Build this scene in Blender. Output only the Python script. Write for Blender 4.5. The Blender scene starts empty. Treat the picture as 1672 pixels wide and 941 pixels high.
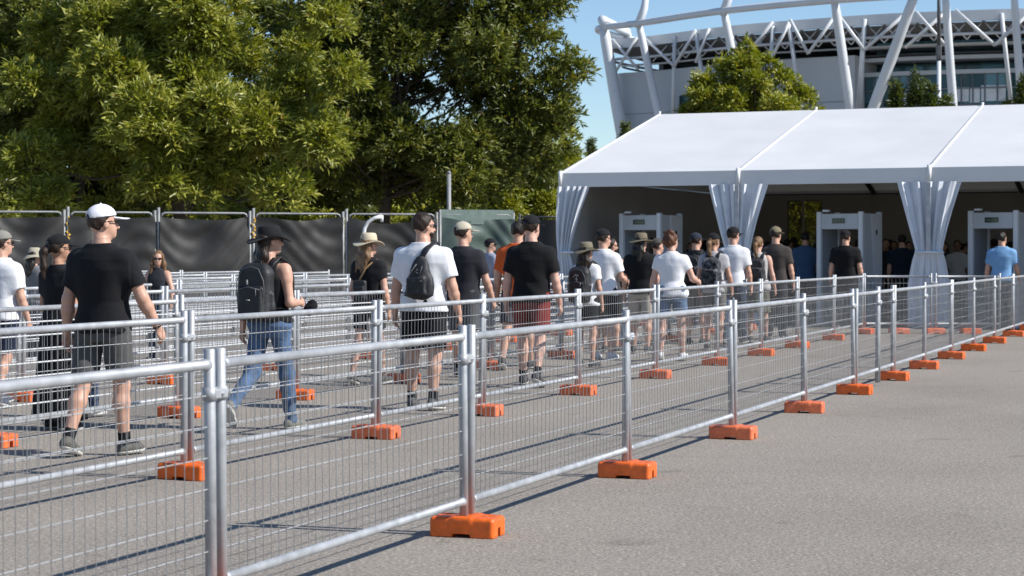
import bpy, bmesh, math, random
import numpy as np
from mathutils import Vector, Matrix
PI = math.pi
R = math.radians
random.seed(11)
rng = np.random.default_rng(7)
SC = bpy.context.scene
COL = SC.collection
CAM_H = 1.5
FPX = 3200.0          # focal length in pixels of the 1672 px wide photograph

def PX(px, d):        # x of a point seen at column px at depth d
    return (px - 836.0) * d / FPX

# ------------------------------------------------------------------ meshes
def np_mesh(name, V, Q, smooth=True, T=None):
    """mesh from an n x 3 array, quads (m x 4) and optional triangles"""
    me = bpy.data.meshes.new(name)
    V = np.asarray(V, dtype=np.float32)
    Q = np.asarray(Q, dtype=np.int32).reshape(-1, 4)
    T = np.zeros((0, 3), np.int32) if T is None else np.asarray(T, dtype=np.int32).reshape(-1, 3)
    me.vertices.add(len(V)); me.vertices.foreach_set('co', V.ravel())
    nl = len(Q) * 4 + len(T) * 3
    me.loops.add(nl)
    me.loops.foreach_set('vertex_index', np.concatenate([Q.ravel(), T.ravel()]))
    me.polygons.add(len(Q) + len(T))
    st = np.concatenate([np.arange(len(Q)) * 4, len(Q) * 4 + np.arange(len(T)) * 3]).astype(np.int32)
    me.polygons.foreach_set('loop_start', st)
    me.polygons.foreach_set('use_smooth', np.full(len(st), smooth))
    me.update(calc_edges=True)
    return me

class MB:
    """collects shapes that form ONE mesh"""
    def __init__(s):
        s.v = []; s.f = []; s.sm = []
    def add(s, vs, fs, smooth=False):
        o = len(s.v); s.v += [tuple(p) for p in vs]
        s.f += [tuple(i + o for i in f) for f in fs]; s.sm += [smooth] * len(fs)
        return s
    def box(s, c, h, rot=None, bev=0.0):
        bm = bmesh.new(); bmesh.ops.create_cube(bm, size=2.0)
        for v in bm.verts: v.co = Vector((v.co.x * h[0], v.co.y * h[1], v.co.z * h[2]))
        if bev: bmesh.ops.bevel(bm, geom=list(bm.edges), offset=bev, segments=2, affect='EDGES', profile=.5)
        bm.verts.index_update()
        M = rot if rot is not None else Matrix.Identity(3)
        s.add([M @ v.co + Vector(c) for v in bm.verts], [[v.index for v in f.verts] for f in bm.faces])
        bm.free(); return s
    def tube(s, pts, rad, n=10, cap=True, flat=None, side=None):
        """round (or flattened: flat = ratio, side = wide axis) tube through pts"""
        P = [Vector(p) for p in pts]
        if not hasattr(rad, '__len__'): rad = [rad] * len(P)
        vs = []; fs = []
        prev = None
        for i, p in enumerate(P):
            t = (P[min(i + 1, len(P) - 1)] - P[max(i - 1, 0)]).normalized()
            ref = Vector(side) if side is not None else (prev if prev is not None else (Vector((0, 0, 1)) if abs(t.z) < .9 else Vector((1, 0, 0))))
            a = (ref - t * ref.dot(t))
            if a.length < 1e-5: a = t.orthogonal()
            a.normalize(); b = t.cross(a); prev = a
            for k in range(n):
                an = 2 * PI * k / n
                vs.append(p + a * math.cos(an) * rad[i] + b * math.sin(an) * rad[i] * (flat or 1.0))
        for i in range(len(P) - 1):
            for k in range(n):
                k2 = (k + 1) % n
                fs.append((i * n + k, i * n + k2, (i + 1) * n + k2, (i + 1) * n + k))
        s.add(vs, fs, True)
        if cap:
            o = len(s.v) - len(vs)
            s.f.append(tuple(o + k for k in range(n - 1, -1, -1))); s.sm.append(False)
            s.f.append(tuple(o + (len(P) - 1) * n + k for k in range(n))); s.sm.append(False)
        return s
    def lathe(s, prof, n=28, c=(0, 0, 0), M=None, wob=None):
        vs = []; fs = []
        for r, z in prof:
            for k in range(n):
                an = 2 * PI * k / n
                q = Vector((r * math.cos(an), r * math.sin(an), z))
                if wob: q = wob(q, an, r)
                if M is not None: q = M @ q
                vs.append(q + Vector(c))
        for i in range(len(prof) - 1):
            for k in range(n):
                k2 = (k + 1) % n
                fs.append((i * n + k, i * n + k2, (i + 1) * n + k2, (i + 1) * n + k))
        return s.add(vs, fs, True)
    def grid(s, fn, nu, nv, smooth=True):
        vs = [fn(i / nu, j / nv) for j in range(nv + 1) for i in range(nu + 1)]
        fs = [(j * (nu + 1) + i, j * (nu + 1) + i + 1, (j + 1) * (nu + 1) + i + 1, (j + 1) * (nu + 1) + i) for j in range(nv) for i in range(nu)]
        return s.add(vs, fs, smooth)
    def mesh(s, name):
        me = bpy.data.meshes.new(name)
        me.from_pydata(s.v, [], s.f)
        me.polygons.foreach_set('use_smooth', s.sm)
        me.update(); return me
    def build(s, name, mat, parent=None):
        return link(name, s.mesh(name), mat, parent)

def link(name, me, mat, parent=None, loc=None):
    if mat is not None and not me.materials: me.materials.append(mat)
    o = bpy.data.objects.new(name, me); COL.objects.link(o)
    if parent is not None: o.parent = parent
    if loc is not None: o.location = loc
    return o

def tag(o, label=None, cat=None, group=None, kind=None):
    if label:
        n = len(label.split())
        if not 4 <= n <= 16: print('LABEL LENGTH', n, label)
        o['label'] = label
    if cat: o['category'] = cat
    if group: o['group'] = group
    if kind: o['kind'] = kind
    return o

def empty(name, loc, rz=0.0):
    o = bpy.data.objects.new(name, None); COL.objects.link(o)
    o.location = loc; o.rotation_euler = (0, 0, rz); o.empty_display_size = .2
    return o

def copy_tree(o, parent=None):
    c = o.copy(); COL.objects.link(c); c.parent = parent
    for ch in list(o.children): copy_tree(ch, c)
    return c

# ------------------------------------------------------------------ signed distance fields -> one continuous surface
class Field:
    def __init__(s, lo, hi, cell):
        s.cell = cell; s.lo = np.array(lo, np.float32) - 2 * cell
        n = np.ceil((np.array(hi) - s.lo) / cell).astype(int) + 3
        ax = [s.lo[i] + cell * np.arange(n[i], dtype=np.float32) for i in range(3)]
        s.X = ax[0][:, None, None]; s.Y = ax[1][None, :, None]; s.Z = ax[2][None, None, :]
        s.n = n; s.F = np.full(n, 9.0, np.float32)
    def _sl(s, lo, hi):
        a = np.clip(np.floor((np.array(lo) - s.lo) / s.cell).astype(int), 0, s.n)
        b = np.clip(np.ceil((np.array(hi) - s.lo) / s.cell).astype(int) + 1, 0, s.n)
        return tuple(slice(a[i], b[i]) for i in range(3))
    def _c(s, sl): return s.X[sl[0]], s.Y[:, sl[1]], s.Z[:, :, sl[2]]
    def add(s, lo, hi, fn, k=0.0, sub=False):
        m = k + 3 * s.cell
        sl = s._sl(np.array(lo) - m, np.array(hi) + m)
        A = s.F[sl]
        if A.size == 0: return
        d = fn(*s._c(sl))
        if sub:
            A[...] = np.maximum(A, -d)
        elif k > 0:
            h = np.maximum(k - np.abs(A - d), 0) / k
            A[...] = np.minimum(A, d) - h * h * k * .25
        else: A[...] = np.minimum(A, d)
    def cap(s, a, b, ra, rb, k=0.0, cut=None, sub=False):
        a = np.array(a, np.float32); b = np.array(b, np.float32); ba = b - a; L2 = float(ba @ ba) + 1e-9
        def fn(X, Y, Z):
            px, py, pz = X - a[0], Y - a[1], Z - a[2]
            h = np.clip((px * ba[0] + py * ba[1] + pz * ba[2]) / L2, 0, 1)
            d = np.sqrt((px - h * ba[0]) ** 2 + (py - h * ba[1]) ** 2 + (pz - h * ba[2]) ** 2) - (ra + (rb - ra) * h)
            if cut is not None:
                c, n = cut
                d = np.maximum(d, (X - c[0]) * n[0] + (Y - c[1]) * n[1] + (Z - c[2]) * n[2])
            return d
        r = max(ra, rb)
        s.add(np.minimum(a, b) - r, np.maximum(a, b) + r, fn, k, sub)
    def ell(s, c, rad, M=None, k=0.0, extra=None, sub=False):
        c = np.array(c, np.float32); rad = np.array(rad, np.float32)
        Rm = np.eye(3) if M is None else np.array(M)
        def fn(X, Y, Z):
            p = (X - c[0], Y - c[1], Z - c[2])
            q = [p[0] * Rm[0, i] + p[1] * Rm[1, i] + p[2] * Rm[2, i] for i in range(3)]
            e = np.sqrt((q[0] / rad[0]) ** 2 + (q[1] / rad[1]) ** 2 + (q[2] / rad[2]) ** 2)
            g = np.sqrt((q[0] / rad[0] ** 2) ** 2 + (q[1] / rad[1] ** 2) ** 2 + (q[2] / rad[2] ** 2) ** 2) + 1e-6
            d = e * (e - 1) / g
            if extra is not None: d = np.maximum(d, extra(*q))
            return d
        r = float(rad.max()); s.add(c - r, c + r, fn, k, sub)
    def rbox(s, c, h, rnd, M=None, k=0.0, sub=False):
        c = np.array(c, np.float32); h = np.array(h, np.float32)
        Rm = np.eye(3) if M is None else np.array(M)
        def fn(X, Y, Z):
            p = (X - c[0], Y - c[1], Z - c[2])
            q = [np.abs(p[0] * Rm[0, i] + p[1] * Rm[1, i] + p[2] * Rm[2, i]) - (h[i] - rnd) for i in range(3)]
            return np.sqrt(sum(np.maximum(t, 0) ** 2 for t in q)) + np.minimum(np.maximum(np.maximum(q[0], q[1]), q[2]), 0) - rnd
        r = float(np.linalg.norm(h)); s.add(c - r, c + r, fn, k, sub)
    def loft(s, secs, k=0.0, e=2.4, infl=0.0, zlo=None, zhi=None, extra=None):
        """stack of ellipses: (z, half width, half depth, y centre)"""
        A = np.array(secs, np.float32)
        z0 = A[0, 0] if zlo is None else zlo; z1 = A[-1, 0] if zhi is None else zhi
        def fn(X, Y, Z):
            a = np.interp(Z, A[:, 0], A[:, 1]).astype(np.float32) + infl
            b = np.interp(Z, A[:, 0], A[:, 2]).astype(np.float32) + infl
            yc = np.interp(Z, A[:, 0], A[:, 3]).astype(np.float32)
            d = ((np.abs(X / a) ** e + np.abs((Y - yc) / b) ** e) ** (1 / e) - 1) * np.minimum(a, b)
            d = np.maximum(d, np.maximum(z0 - Z, Z - z1))
            if extra is not None: d = np.maximum(d, extra(X, Y, Z))
            return d
        w = A[:, 1].max() + infl; b = (A[:, 2] + np.abs(A[:, 3])).max() + infl
        s.add((-w, -b, z0), (w, b, z1), fn, k)
    def warp(s, fn): s.F += fn(s.X, s.Y, s.Z).astype(np.float32)
    def cut(s, fn): s.F = np.maximum(s.F, fn(s.X, s.Y, s.Z))
    def geo(s):
        F = s.F; ins = F < 0
        c = np.zeros(np.array(F.shape) - 1, np.uint8)
        for i in (0, 1):
            for j in (0, 1):
                for k in (0, 1):
                    c += ins[i:F.shape[0] - 1 + i, j:F.shape[1] - 1 + j, k:F.shape[2] - 1 + k]
        act = (c > 0) & (c < 8)
        ai = np.argwhere(act)
        idx = np.full(act.shape, -1, np.int32); idx[act] = np.arange(len(ai))
        pos = np.zeros((len(ai), 3), np.float32); cnt = np.zeros(len(ai), np.float32)
        cor = [(i, j, k) for i in (0, 1) for j in (0, 1) for k in (0, 1)]
        for a in cor:
            for b in cor:
                if a < b and sum(x != y for x, y in zip(a, b)) == 1:
                    v0 = F[ai[:, 0] + a[0], ai[:, 1] + a[1], ai[:, 2] + a[2]]
                    v1 = F[ai[:, 0] + b[0], ai[:, 1] + b[1], ai[:, 2] + b[2]]
                    m = (v0 < 0) != (v1 < 0)
                    t = np.where(m, v0 / np.where(v0 == v1, 1, v0 - v1), 0)
                    p = np.array(a, np.float32) + t[:, None] * (np.array(b, np.float32) - np.array(a, np.float32))
                    pos += p * m[:, None]; cnt += m
        V = s.lo + s.cell * (ai + pos / np.maximum(cnt, 1)[:, None])
        Qs = []
        for ax in range(3):
            u, w = (ax + 1) % 3, (ax + 2) % 3
            sl0 = [slice(1, -1)] * 3; sl1 = [slice(1, -1)] * 3
            sl0[ax] = slice(0, -1); sl1[ax] = slice(1, None)
            a = ins[tuple(sl0)]; b = ins[tuple(sl1)]
            e = np.argwhere(a != b)
            if not len(e): continue
            flip = ~a[e[:, 0], e[:, 1], e[:, 2]]
            g = e.copy(); g[:, u] += 1; g[:, w] += 1      # grid index of the edge's start
            quad = []
            for du, dw in ((-1, -1), (0, -1), (0, 0), (-1, 0)):
                h = g.copy(); h[:, u] += du; h[:, w] += dw
                quad.append(idx[h[:, 0], h[:, 1], h[:, 2]])
            q = np.stack(quad, 1); q[flip] = q[flip][:, ::-1]
            Qs.append(q)
        return V, (np.concatenate(Qs) if Qs else np.zeros((0, 4), np.int32))
    def build(s, name, mat, parent=None, extra=None, off=(0, 0, 0)):
        V, Q = s.geo()
        V = V - np.array(off, np.float32)
        if extra:
            for v2, q2 in extra:
                Q = np.concatenate([Q, q2 + len(V)]); V = np.concatenate([V, v2 - np.array(off, np.float32)])
        if not len(V): return None
        return link(name, np_mesh(name, V, Q), mat, parent)

# ------------------------------------------------------------------ materials
_M = {}
def nodes(name):
    m = bpy.data.materials.new(name); m.use_nodes = True
    nt = m.node_tree; b = nt.nodes['Principled BSDF']
    return m, nt, b
def N(nt, typ, **kw):
    n = nt.nodes.new(typ)
    for k, v in kw.items():
        if k in n.inputs: n.inputs[k].default_value = v
        else: setattr(n, k, v)
    return n
def ramp(nt, src, stops):
    r = nt.nodes.new('ShaderNodeValToRGB'); e = r.color_ramp.elements
    while len(e) < len(stops): e.new(.5)
    for i, (p, c) in enumerate(stops):
        e[i].position = p; e[i].color = (*c, 1) if len(c) == 3 else c
    nt.links.new(src, r.inputs[0]); return r
def noisy(name, col, var=.18, scale=6.0, rough=.6, metal=0.0, bump=0.0, bscale=60.0, spec=.5, coord='Object', detail=5, rvar=.1):
    """plain stuff with mottling of its own and a fine relief"""
    if name in _M: return _M[name]
    m, nt, b = nodes(name); L = nt.links.new
    tc = N(nt, 'ShaderNodeTexCoord')
    nz = N(nt, 'ShaderNodeTexNoise', Scale=scale, Detail=detail, Roughness=.6); L(tc.outputs[coord], nz.inputs['Vector'])
    lo = tuple(max(0, c * (1 - var)) for c in col); hi = tuple(min(1, c * (1 + var)) for c in col)
    r = ramp(nt, nz.outputs['Fac'], [(.3, lo), (.7, hi)])
    L(r.outputs[0], b.inputs['Base Color'])
    b.inputs['Metallic'].default_value = metal
    b.inputs['Specular IOR Level'].default_value = spec
    if rvar:
        mr = N(nt, 'ShaderNodeMapRange'); L(nz.outputs['Fac'], mr.inputs['Value'])
        mr.inputs['To Min'].default_value = max(.03, rough - rvar); mr.inputs['To Max'].default_value = min(1, rough + rvar)
        L(mr.outputs[0], b.inputs['Roughness'])
    else: b.inputs['Roughness'].default_value = rough
    if bump:
        n2 = N(nt, 'ShaderNodeTexNoise', Scale=bscale, Detail=3); L(tc.outputs[coord], n2.inputs['Vector'])
        bp = N(nt, 'ShaderNodeBump', Strength=bump, Distance=.01); L(n2.outputs['Fac'], bp.inputs['Height'])
        L(bp.outputs[0], b.inputs['Normal'])
    _M[name] = m; return m
def srgb(r, g, b):
    f = lambda c: (c / 255 / 12.92) if c / 255 <= .04045 else ((c / 255 + .055) / 1.055) ** 2.4
    return (f(r), f(g), f(b))
def cloth(col, kind='cotton'):
    key = 'cloth_%s_%d_%d_%d' % (kind, *[int(c * 999) for c in col])
    if key in _M: return _M[key]
    m = noisy(key, col, var=.1 if kind == 'cotton' else .35, scale=5 if kind == 'cotton' else 14, rough=.85, bump=.45, bscale=16, spec=.2, rvar=.05)
    m.node_tree.nodes['Principled BSDF'].inputs['Sheen Weight'].default_value = .04
    return m
def skin(col):
    key = 'skin_%d_%d' % (int(col[0] * 999), int(col[1] * 999))
    if key in _M: return _M[key]
    m = noisy(key, col, var=.12, scale=9, rough=.5, bump=.12, bscale=120, spec=.4)
    b = m.node_tree.nodes['Principled BSDF']
    b.inputs['Subsurface Weight'].default_value = .12
    b.inputs['Subsurface Radius'].default_value = (.012, .005, .003)
    return m

STEEL = noisy('galvanised_steel', (.37, .38, .395), var=.2, scale=9, rough=.52, metal=.34, bump=.05, bscale=40)
STEEL_W = noisy('galvanised_wire', (.26, .26, .26), var=.2, scale=6, rough=.5, metal=.5)
ORANGE = noisy('orange_plastic', (.72, .135, .026), var=.2, scale=14, rough=.42, bump=.10, bscale=70)
DARK_STEEL = noisy('dark_steel', (.10, .10, .105), var=.2, rough=.5, metal=.6)
WHITE_PVC = noisy('white_tent_cloth', (.66, .66, .655), var=.035, scale=.9, rough=.5, bump=.06, bscale=3.0)
ALU = noisy('tent_aluminium', (.6, .62, .65), var=.08, rough=.4, metal=.55)
_b = ORANGE.node_tree; _oi = N(_b, 'ShaderNodeObjectInfo'); _hs = N(_b, 'ShaderNodeHueSaturation'); _mr = N(_b, 'ShaderNodeMapRange')   # no two feet equally faded
_mr.inputs['To Min'].default_value = .93; _mr.inputs['To Max'].default_value = 1.03; _b.links.new(_oi.outputs['Random'], _mr.inputs['Value']); _b.links.new(_mr.outputs[0], _hs.inputs['Value'])
_b.links.new(_mr.outputs[0], _hs.inputs['Saturation']); _pr = _b.nodes['Principled BSDF']; _l = _pr.inputs['Base Color'].links[0].from_socket; _b.links.new(_l, _hs.inputs['Color']); _b.links.new(_hs.outputs[0], _pr.inputs['Base Color'])
def asphalt():
    m, nt, b = nodes('asphalt'); L = nt.links.new
    tc = N(nt, 'ShaderNodeTexCoord')
    big = N(nt, 'ShaderNodeTexNoise', Scale=.35, Detail=6, Roughness=.62); L(tc.outputs['Object'], big.inputs['Vector'])
    fine = N(nt, 'ShaderNodeTexNoise', Scale=48.0, Detail=5, Roughness=.75); L(tc.outputs['Object'], fine.inputs['Vector'])
    vor = N(nt, 'ShaderNodeTexVoronoi', Scale=110.0); L(tc.outputs['Object'], vor.inputs['Vector'])
    r1 = ramp(nt, fine.outputs['Fac'], [(.32, (.145, .127, .110)), (.52, (.312, .282, .249)), (.74, (.51, .472, .428))])
    r2 = ramp(nt, vor.outputs['Color'], [(.0, (.62, .61, .6)), (.75, (1.0, .99, .97)), (.97, (1.45, 1.42, 1.36))])
    mx = N(nt, 'ShaderNodeMix', data_type='RGBA', blend_type='MULTIPLY'); mx.inputs[0].default_value = 1
    L(r1.outputs[0], mx.inputs[6]); L(r2.outputs[0], mx.inputs[7])
    r3 = ramp(nt, big.outputs['Fac'], [(.32, (.88, .875, .87)), (.5, (1.0, 1.0, 1.0)), (.72, (1.07, 1.065, 1.06))])
    m2 = N(nt, 'ShaderNodeMix', data_type='RGBA', blend_type='MULTIPLY'); m2.inputs[0].default_value = 1
    L(mx.outputs[2], m2.inputs[6]); L(r3.outputs[0], m2.inputs[7])
    # old stains and thin cracks that belong to the surface
    st = N(nt, 'ShaderNodeTexNoise', Scale=1.7, Detail=3, Distortion=.8); L(tc.outputs['Object'], st.inputs['Vector'])
    r4 = ramp(nt, st.outputs['Fac'], [(.27, (.72, .71, .70)), (.36, (1, 1, 1)), (1, (1, 1, 1))])
    m3 = N(nt, 'ShaderNodeMix', data_type='RGBA', blend_type='MULTIPLY'); m3.inputs[0].default_value = .8
    L(m2.outputs[2], m3.inputs[6]); L(r4.outputs[0], m3.inputs[7])
    L(m3.outputs[2], b.inputs['Base Color'])
    b.inputs['Roughness'].default_value = .9; b.inputs['Specular IOR Level'].default_value = .2
    bp = N(nt, 'ShaderNodeBump', Strength=.55, Distance=.006); L(fine.outputs['Fac'], bp.inputs['Height']); L(bp.outputs[0], b.inputs['Normal'])
    return m

# ------------------------------------------------------------------ camera, sky, sun
cam = bpy.data.cameras.new('camera'); camo = bpy.data.objects.new('camera', cam); COL.objects.link(camo)
camo.location = (0, 0, CAM_H); camo.rotation_euler = (R(90), 0, 0)
cam.sensor_width = 36.0; cam.lens = 36.0 * FPX / 1672.0
cam.shift_y = -58.5 / 1672.0
cam.clip_start = .1; cam.clip_end = 3000
cam.dof.use_dof = True; cam.dof.focus_distance = 16.0; cam.dof.aperture_fstop = 6.3
SC.camera = camo
SUN_FROM = Vector((1.28, -.42, 1.10)).normalized()
EL = math.asin(SUN_FROM.z); AZ = math.atan2(SUN_FROM.x, SUN_FROM.y)
W = bpy.data.worlds.new('World'); SC.world = W; W.use_nodes = True
nt = W.node_tree; bg = nt.nodes['Background']
sky = nt.nodes.new('ShaderNodeTexSky'); sky.sky_type = 'NISHITA'; sky.sun_disc = False
sky.sun_elevation = EL; sky.sun_rotation = AZ; sky.air_density = .92; sky.dust_density = 0.0; sky.ozone_density = 4.3
nt.links.new(sky.outputs[0], bg.inputs['Color']); bg.inputs['Strength'].default_value = .107
sun = bpy.data.lights.new('sun', 'SUN'); suno = bpy.data.objects.new('sun', sun); COL.objects.link(suno)
sun.energy = 4.9; sun.angle = R(.53); sun.color = (1.0, .965, .90)
suno.rotation_euler = SUN_FROM.to_track_quat('Z', 'Y').to_euler(); suno.location = SUN_FROM * 60
vs = SC.view_settings; vs.view_transform = 'Standard'; vs.look = 'None'; vs.gamma = 1; vs.use_curve_mapping = False
vs.exposure = 0.40
SC.cycles.max_bounces = 6; SC.cycles.diffuse_bounces = 3; SC.cycles.transparent_max_bounces = 6

# ------------------------------------------------------------------ the ground
g = MB(); g.add([(-600, -60, 0), (600, -60, 0), (600, 1500, 0), (-600, 1500, 0)], [(0, 1, 2, 3)])
tag(g.build('ground', asphalt()), kind='structure')
# ------------------------------------------------------------------ crowd barriers
ORD = ['first', 'second', 'third', 'fourth', 'fifth', 'sixth', 'seventh', 'eighth', 'ninth', 'tenth', 'eleventh', 'twelfth', 'thirteenth', 'fourteenth', 'fifteenth']
POST_H, RAIL_Z, LOW_Z, FOOT_H = 1.115, 1.052, .185, .105
_pan = {}
STEEL_X = noisy('cross_wire_zinc', (.44, .44, .44), var=.18, scale=6, rough=.5, metal=.45)
STEEL_B = noisy('bright_galvanised_wire', (.66, .67, .68), var=.12, scale=6, rough=.42, metal=.3)
def panel_meshes(L, heavy=False):
    key = (round(L, 2), heavy)
    if key in _pan: return _pan[key]
    x0, x1 = .043, L - .043
    fr = MB()
    for x in (x0, x1):
        fr.tube([(x, 0, .04), (x, 0, POST_H - .004), (x, 0, POST_H)], [.0235, .0235, .0195], 14)
    for z in (RAIL_Z, LOW_Z):
        fr.tube([(x0 + .016, 0, z), (x0 + .05, 0, z), (x0 + .052, 0, z), (x1 - .052, 0, z), (x1 - .05, 0, z), (x1 - .016, 0, z)], [.0235, .0235, .021, .021, .0235, .0235], 12)
    me_f = fr.mesh('frame'); me_f.materials.append(STEEL)
    wr = MB()
    n = max(3, int(round((x1 - x0) / .07)))
    for i in range(1, n):
        x = x0 + (x1 - x0) * i / n
        wr.tube([(x, -.004, LOW_Z), (x, -.004, RAIL_Z)], .0020 if not heavy else .0024, 4, False)
    nh = 7 if not heavy else 8
    cw = MB()
    for j in range(1, nh):
        z = LOW_Z + (RAIL_Z - LOW_Z) * j / nh
        cw.tube([(x0, .001, z), (x1, .001, z)], .0029 if not heavy else .0075, 5, False)
    me_w = wr.mesh('wire_mesh'); me_w.materials.append(STEEL_W)
    me_x = cw.mesh('cross_wire'); me_x.materials.append(STEEL_B if heavy else STEEL_X)
    cl = MB()
    z = .935
    cl.box((0, -.003, z), (.05, .031, .020), bev=.006)
    for x in (-.043, .043): cl.tube([(x, 0, z - .026), (x, 0, z + .026)], .030, 14)
    cl.tube([(0, -.045, z), (0, .045, z)], .008, 8)
    me_c = cl.mesh('coupler'); me_c.materials.append(STEEL)
    _pan[key] = (me_f, me_w, me_c, me_x); return _pan[key]

def make_foot():
    F = Field((-.19, -.11, -.01), (.19, .11, .13), .0055)
    F.rbox((-.085, 0, FOOT_H / 2 - .01), (.095, .1, FOOT_H / 2 + .01), .022)
    F.rbox((.09, 0, FOOT_H / 2 - .01), (.092, .1, FOOT_H / 2 + .01), .022, k=.012)
    F.rbox((0, 0, FOOT_H - .02), (.055, .1, .02), .01, k=.02)
    F.rbox((0, 0, 0), (.05, .3, .018), .004, sub=True)
    F.rbox((.16, 0, 0), (.06, .022, .048), .006, sub=True)
    F.rbox((-.16, 0, 0), (.06, .022, .048), .006, sub=True)
    for x in (-.115, .12):
        F.rbox((x, .03, FOOT_H + .005), (.018, .018, .012), .004, sub=True)
        F.rbox((x - .03, -.035, FOOT_H + .005), (.012, .02, .009), .004, sub=True)
    for s in (-1, 1): F.cap((-.06, s * .103, .02), (-.045, s * .103, .1), .004, .004, sub=True)
    F.cut(lambda X, Y, Z: -Z + 0 * X + 0 * Y + .001)
    V, Q = F.geo(); me = np_mesh('barrier_block', V, Q); me.materials.append(ORANGE); return me
FOOT_ME = make_foot()
SL = .3736
rb = random.Random(5)
def barrier_row(joints, x_of, row, row_word, feet=None, last_clamp=True):
    """joints: depths of the post pairs; x_of: depth -> x"""
    pts = [Vector((x_of(d), d, 0)) for d in joints]
    for i in range(len(pts) - 1):
        a, b = pts[i], pts[i + 1]
        L = (b - a).length
        mf, mw, mc, mx_ = panel_meshes(L, row >= 2)
        t = empty('mesh_barrier', a, math.atan2(b.y - a.y, b.x - a.x))
        tag(t, 'galvanised mesh barrier of the %s, %s from the camera' % (row_word, ORD[i]), 'barrier', 'mesh barrier panels of the queue lanes')
        t.rotation_euler.x = rb.gauss(0, R(.45))
        link('frame', mf, None, t); link('wire_mesh', mw, None, t); link('cross_wire', mx_, None, t)
        if i < len(pts) - 2: link('coupler', mc, None, t, (L, 0, 0))
    for i in range(len(pts)):
        if feet is not None and i not in feet: continue
        a = pts[max(i - 1, 0)]; b = pts[min(i + 1, len(pts) - 1)]
        o = link('barrier_block', FOOT_ME, None, None, pts[i] + Vector((0, 0, .001)))
        o.rotation_euler.z = math.atan2(b.y - a.y, b.x - a.x) - PI / 2 + rb.gauss(0, .045)
        tag(o, 'orange plastic foot carrying the %s post pair of the %s' % (ORD[i], row_word), 'barrier foot', 'orange feet of the mesh barriers')
def lin(x0): return lambda d: x0 + SL * d
barrier_row([5.15, 7.85, 10.38, 13.07, 15.78, 18.34, 20.7, 22.0, 22.96, 25.2, 27.55, 29.8, 32.3, 34.9, 37.5], lin(-4.115), 0, 'front row', feet=[0, 1, 2, 3, 4, 5, 6, 8, 9, 10, 11, 12, 13, 14])
barrier_row([10.2, 12.98, 15.8, 18.0, 20.6, 23.3, 26.0, 28.4, 30.7, 33.4, 35.9], lin(-7.0), 1, 'second row beside the queue')
rows = [(-9.65, [12.4, 15.1, 17.75, 19.93, 22.5, 25.1, 27.7, 30.3, 32.9, 35.5, 38.0], 'third row back'),
        (-12.3, [17.1, 19.7, 22.3, 24.9, 27.5, 30.1, 32.7, 35.3, 37.9, 40.0], 'fourth row back'),
        (-14.95, [22.3, 24.9, 27.5, 30.1, 32.7, 35.3, 37.9, 40.5], 'fifth row back'),
        (-17.6, [26.3, 28.9, 31.5, 34.1, 36.7, 39.3, 41.9], 'sixth row back'),
        (-20.25, [30.4, 33.0, 35.6, 38.2, 40.8, 43.4], 'seventh row back'),
        (-22.9, [34.4, 37.0, 39.6, 42.2, 44.8], 'eighth row back'),
        (-25.5, [38.6, 41.2, 43.8, 46.2], 'ninth row back')]
for i, (x0, js, w) in enumerate(rows): barrier_row(js, lin(x0), i + 2, w, feet=None if i < 2 else [])
# short closing row in front of the tent, across the picture
def closing_row():
    pts = [(6.45, 36.1), (7.75, 36.05), (9.0, 36.0)]
    for i in range(2):
        a = Vector((*pts[i], 0)); b = Vector((*pts[i + 1], 0)); L = (b - a).length
        mf, mw, mc, mx_ = panel_meshes(L)
        t = empty('mesh_barrier', a, math.atan2(b.y - a.y, b.x - a.x))
        tag(t, 'short mesh barrier closing the lane before the tent, %s the queue' % ('next to' if i == 0 else 'farther from'), 'barrier', 'mesh barrier panels of the queue lanes')
        link('frame', mf, None, t); link('wire_mesh', mw, None, t); link('cross_wire', mx_, None, t)
        if i == 0: link('coupler', mc, None, t, (L, 0, 0))
    for i, p in enumerate(pts[:2] + [(7.1, 36.08), (8.4, 36.02)]):
        o = link('barrier_block', FOOT_ME, None, None, (p[0] + .02, p[1] - .02, .001)); o.rotation_euler.z = R(8)
        tag(o, 'orange plastic foot under the short closing row before the tent, %s from the queue' % ORD[[0, 2, 1, 3][i]], 'barrier foot', 'orange feet of the mesh barriers')
closing_row()

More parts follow.
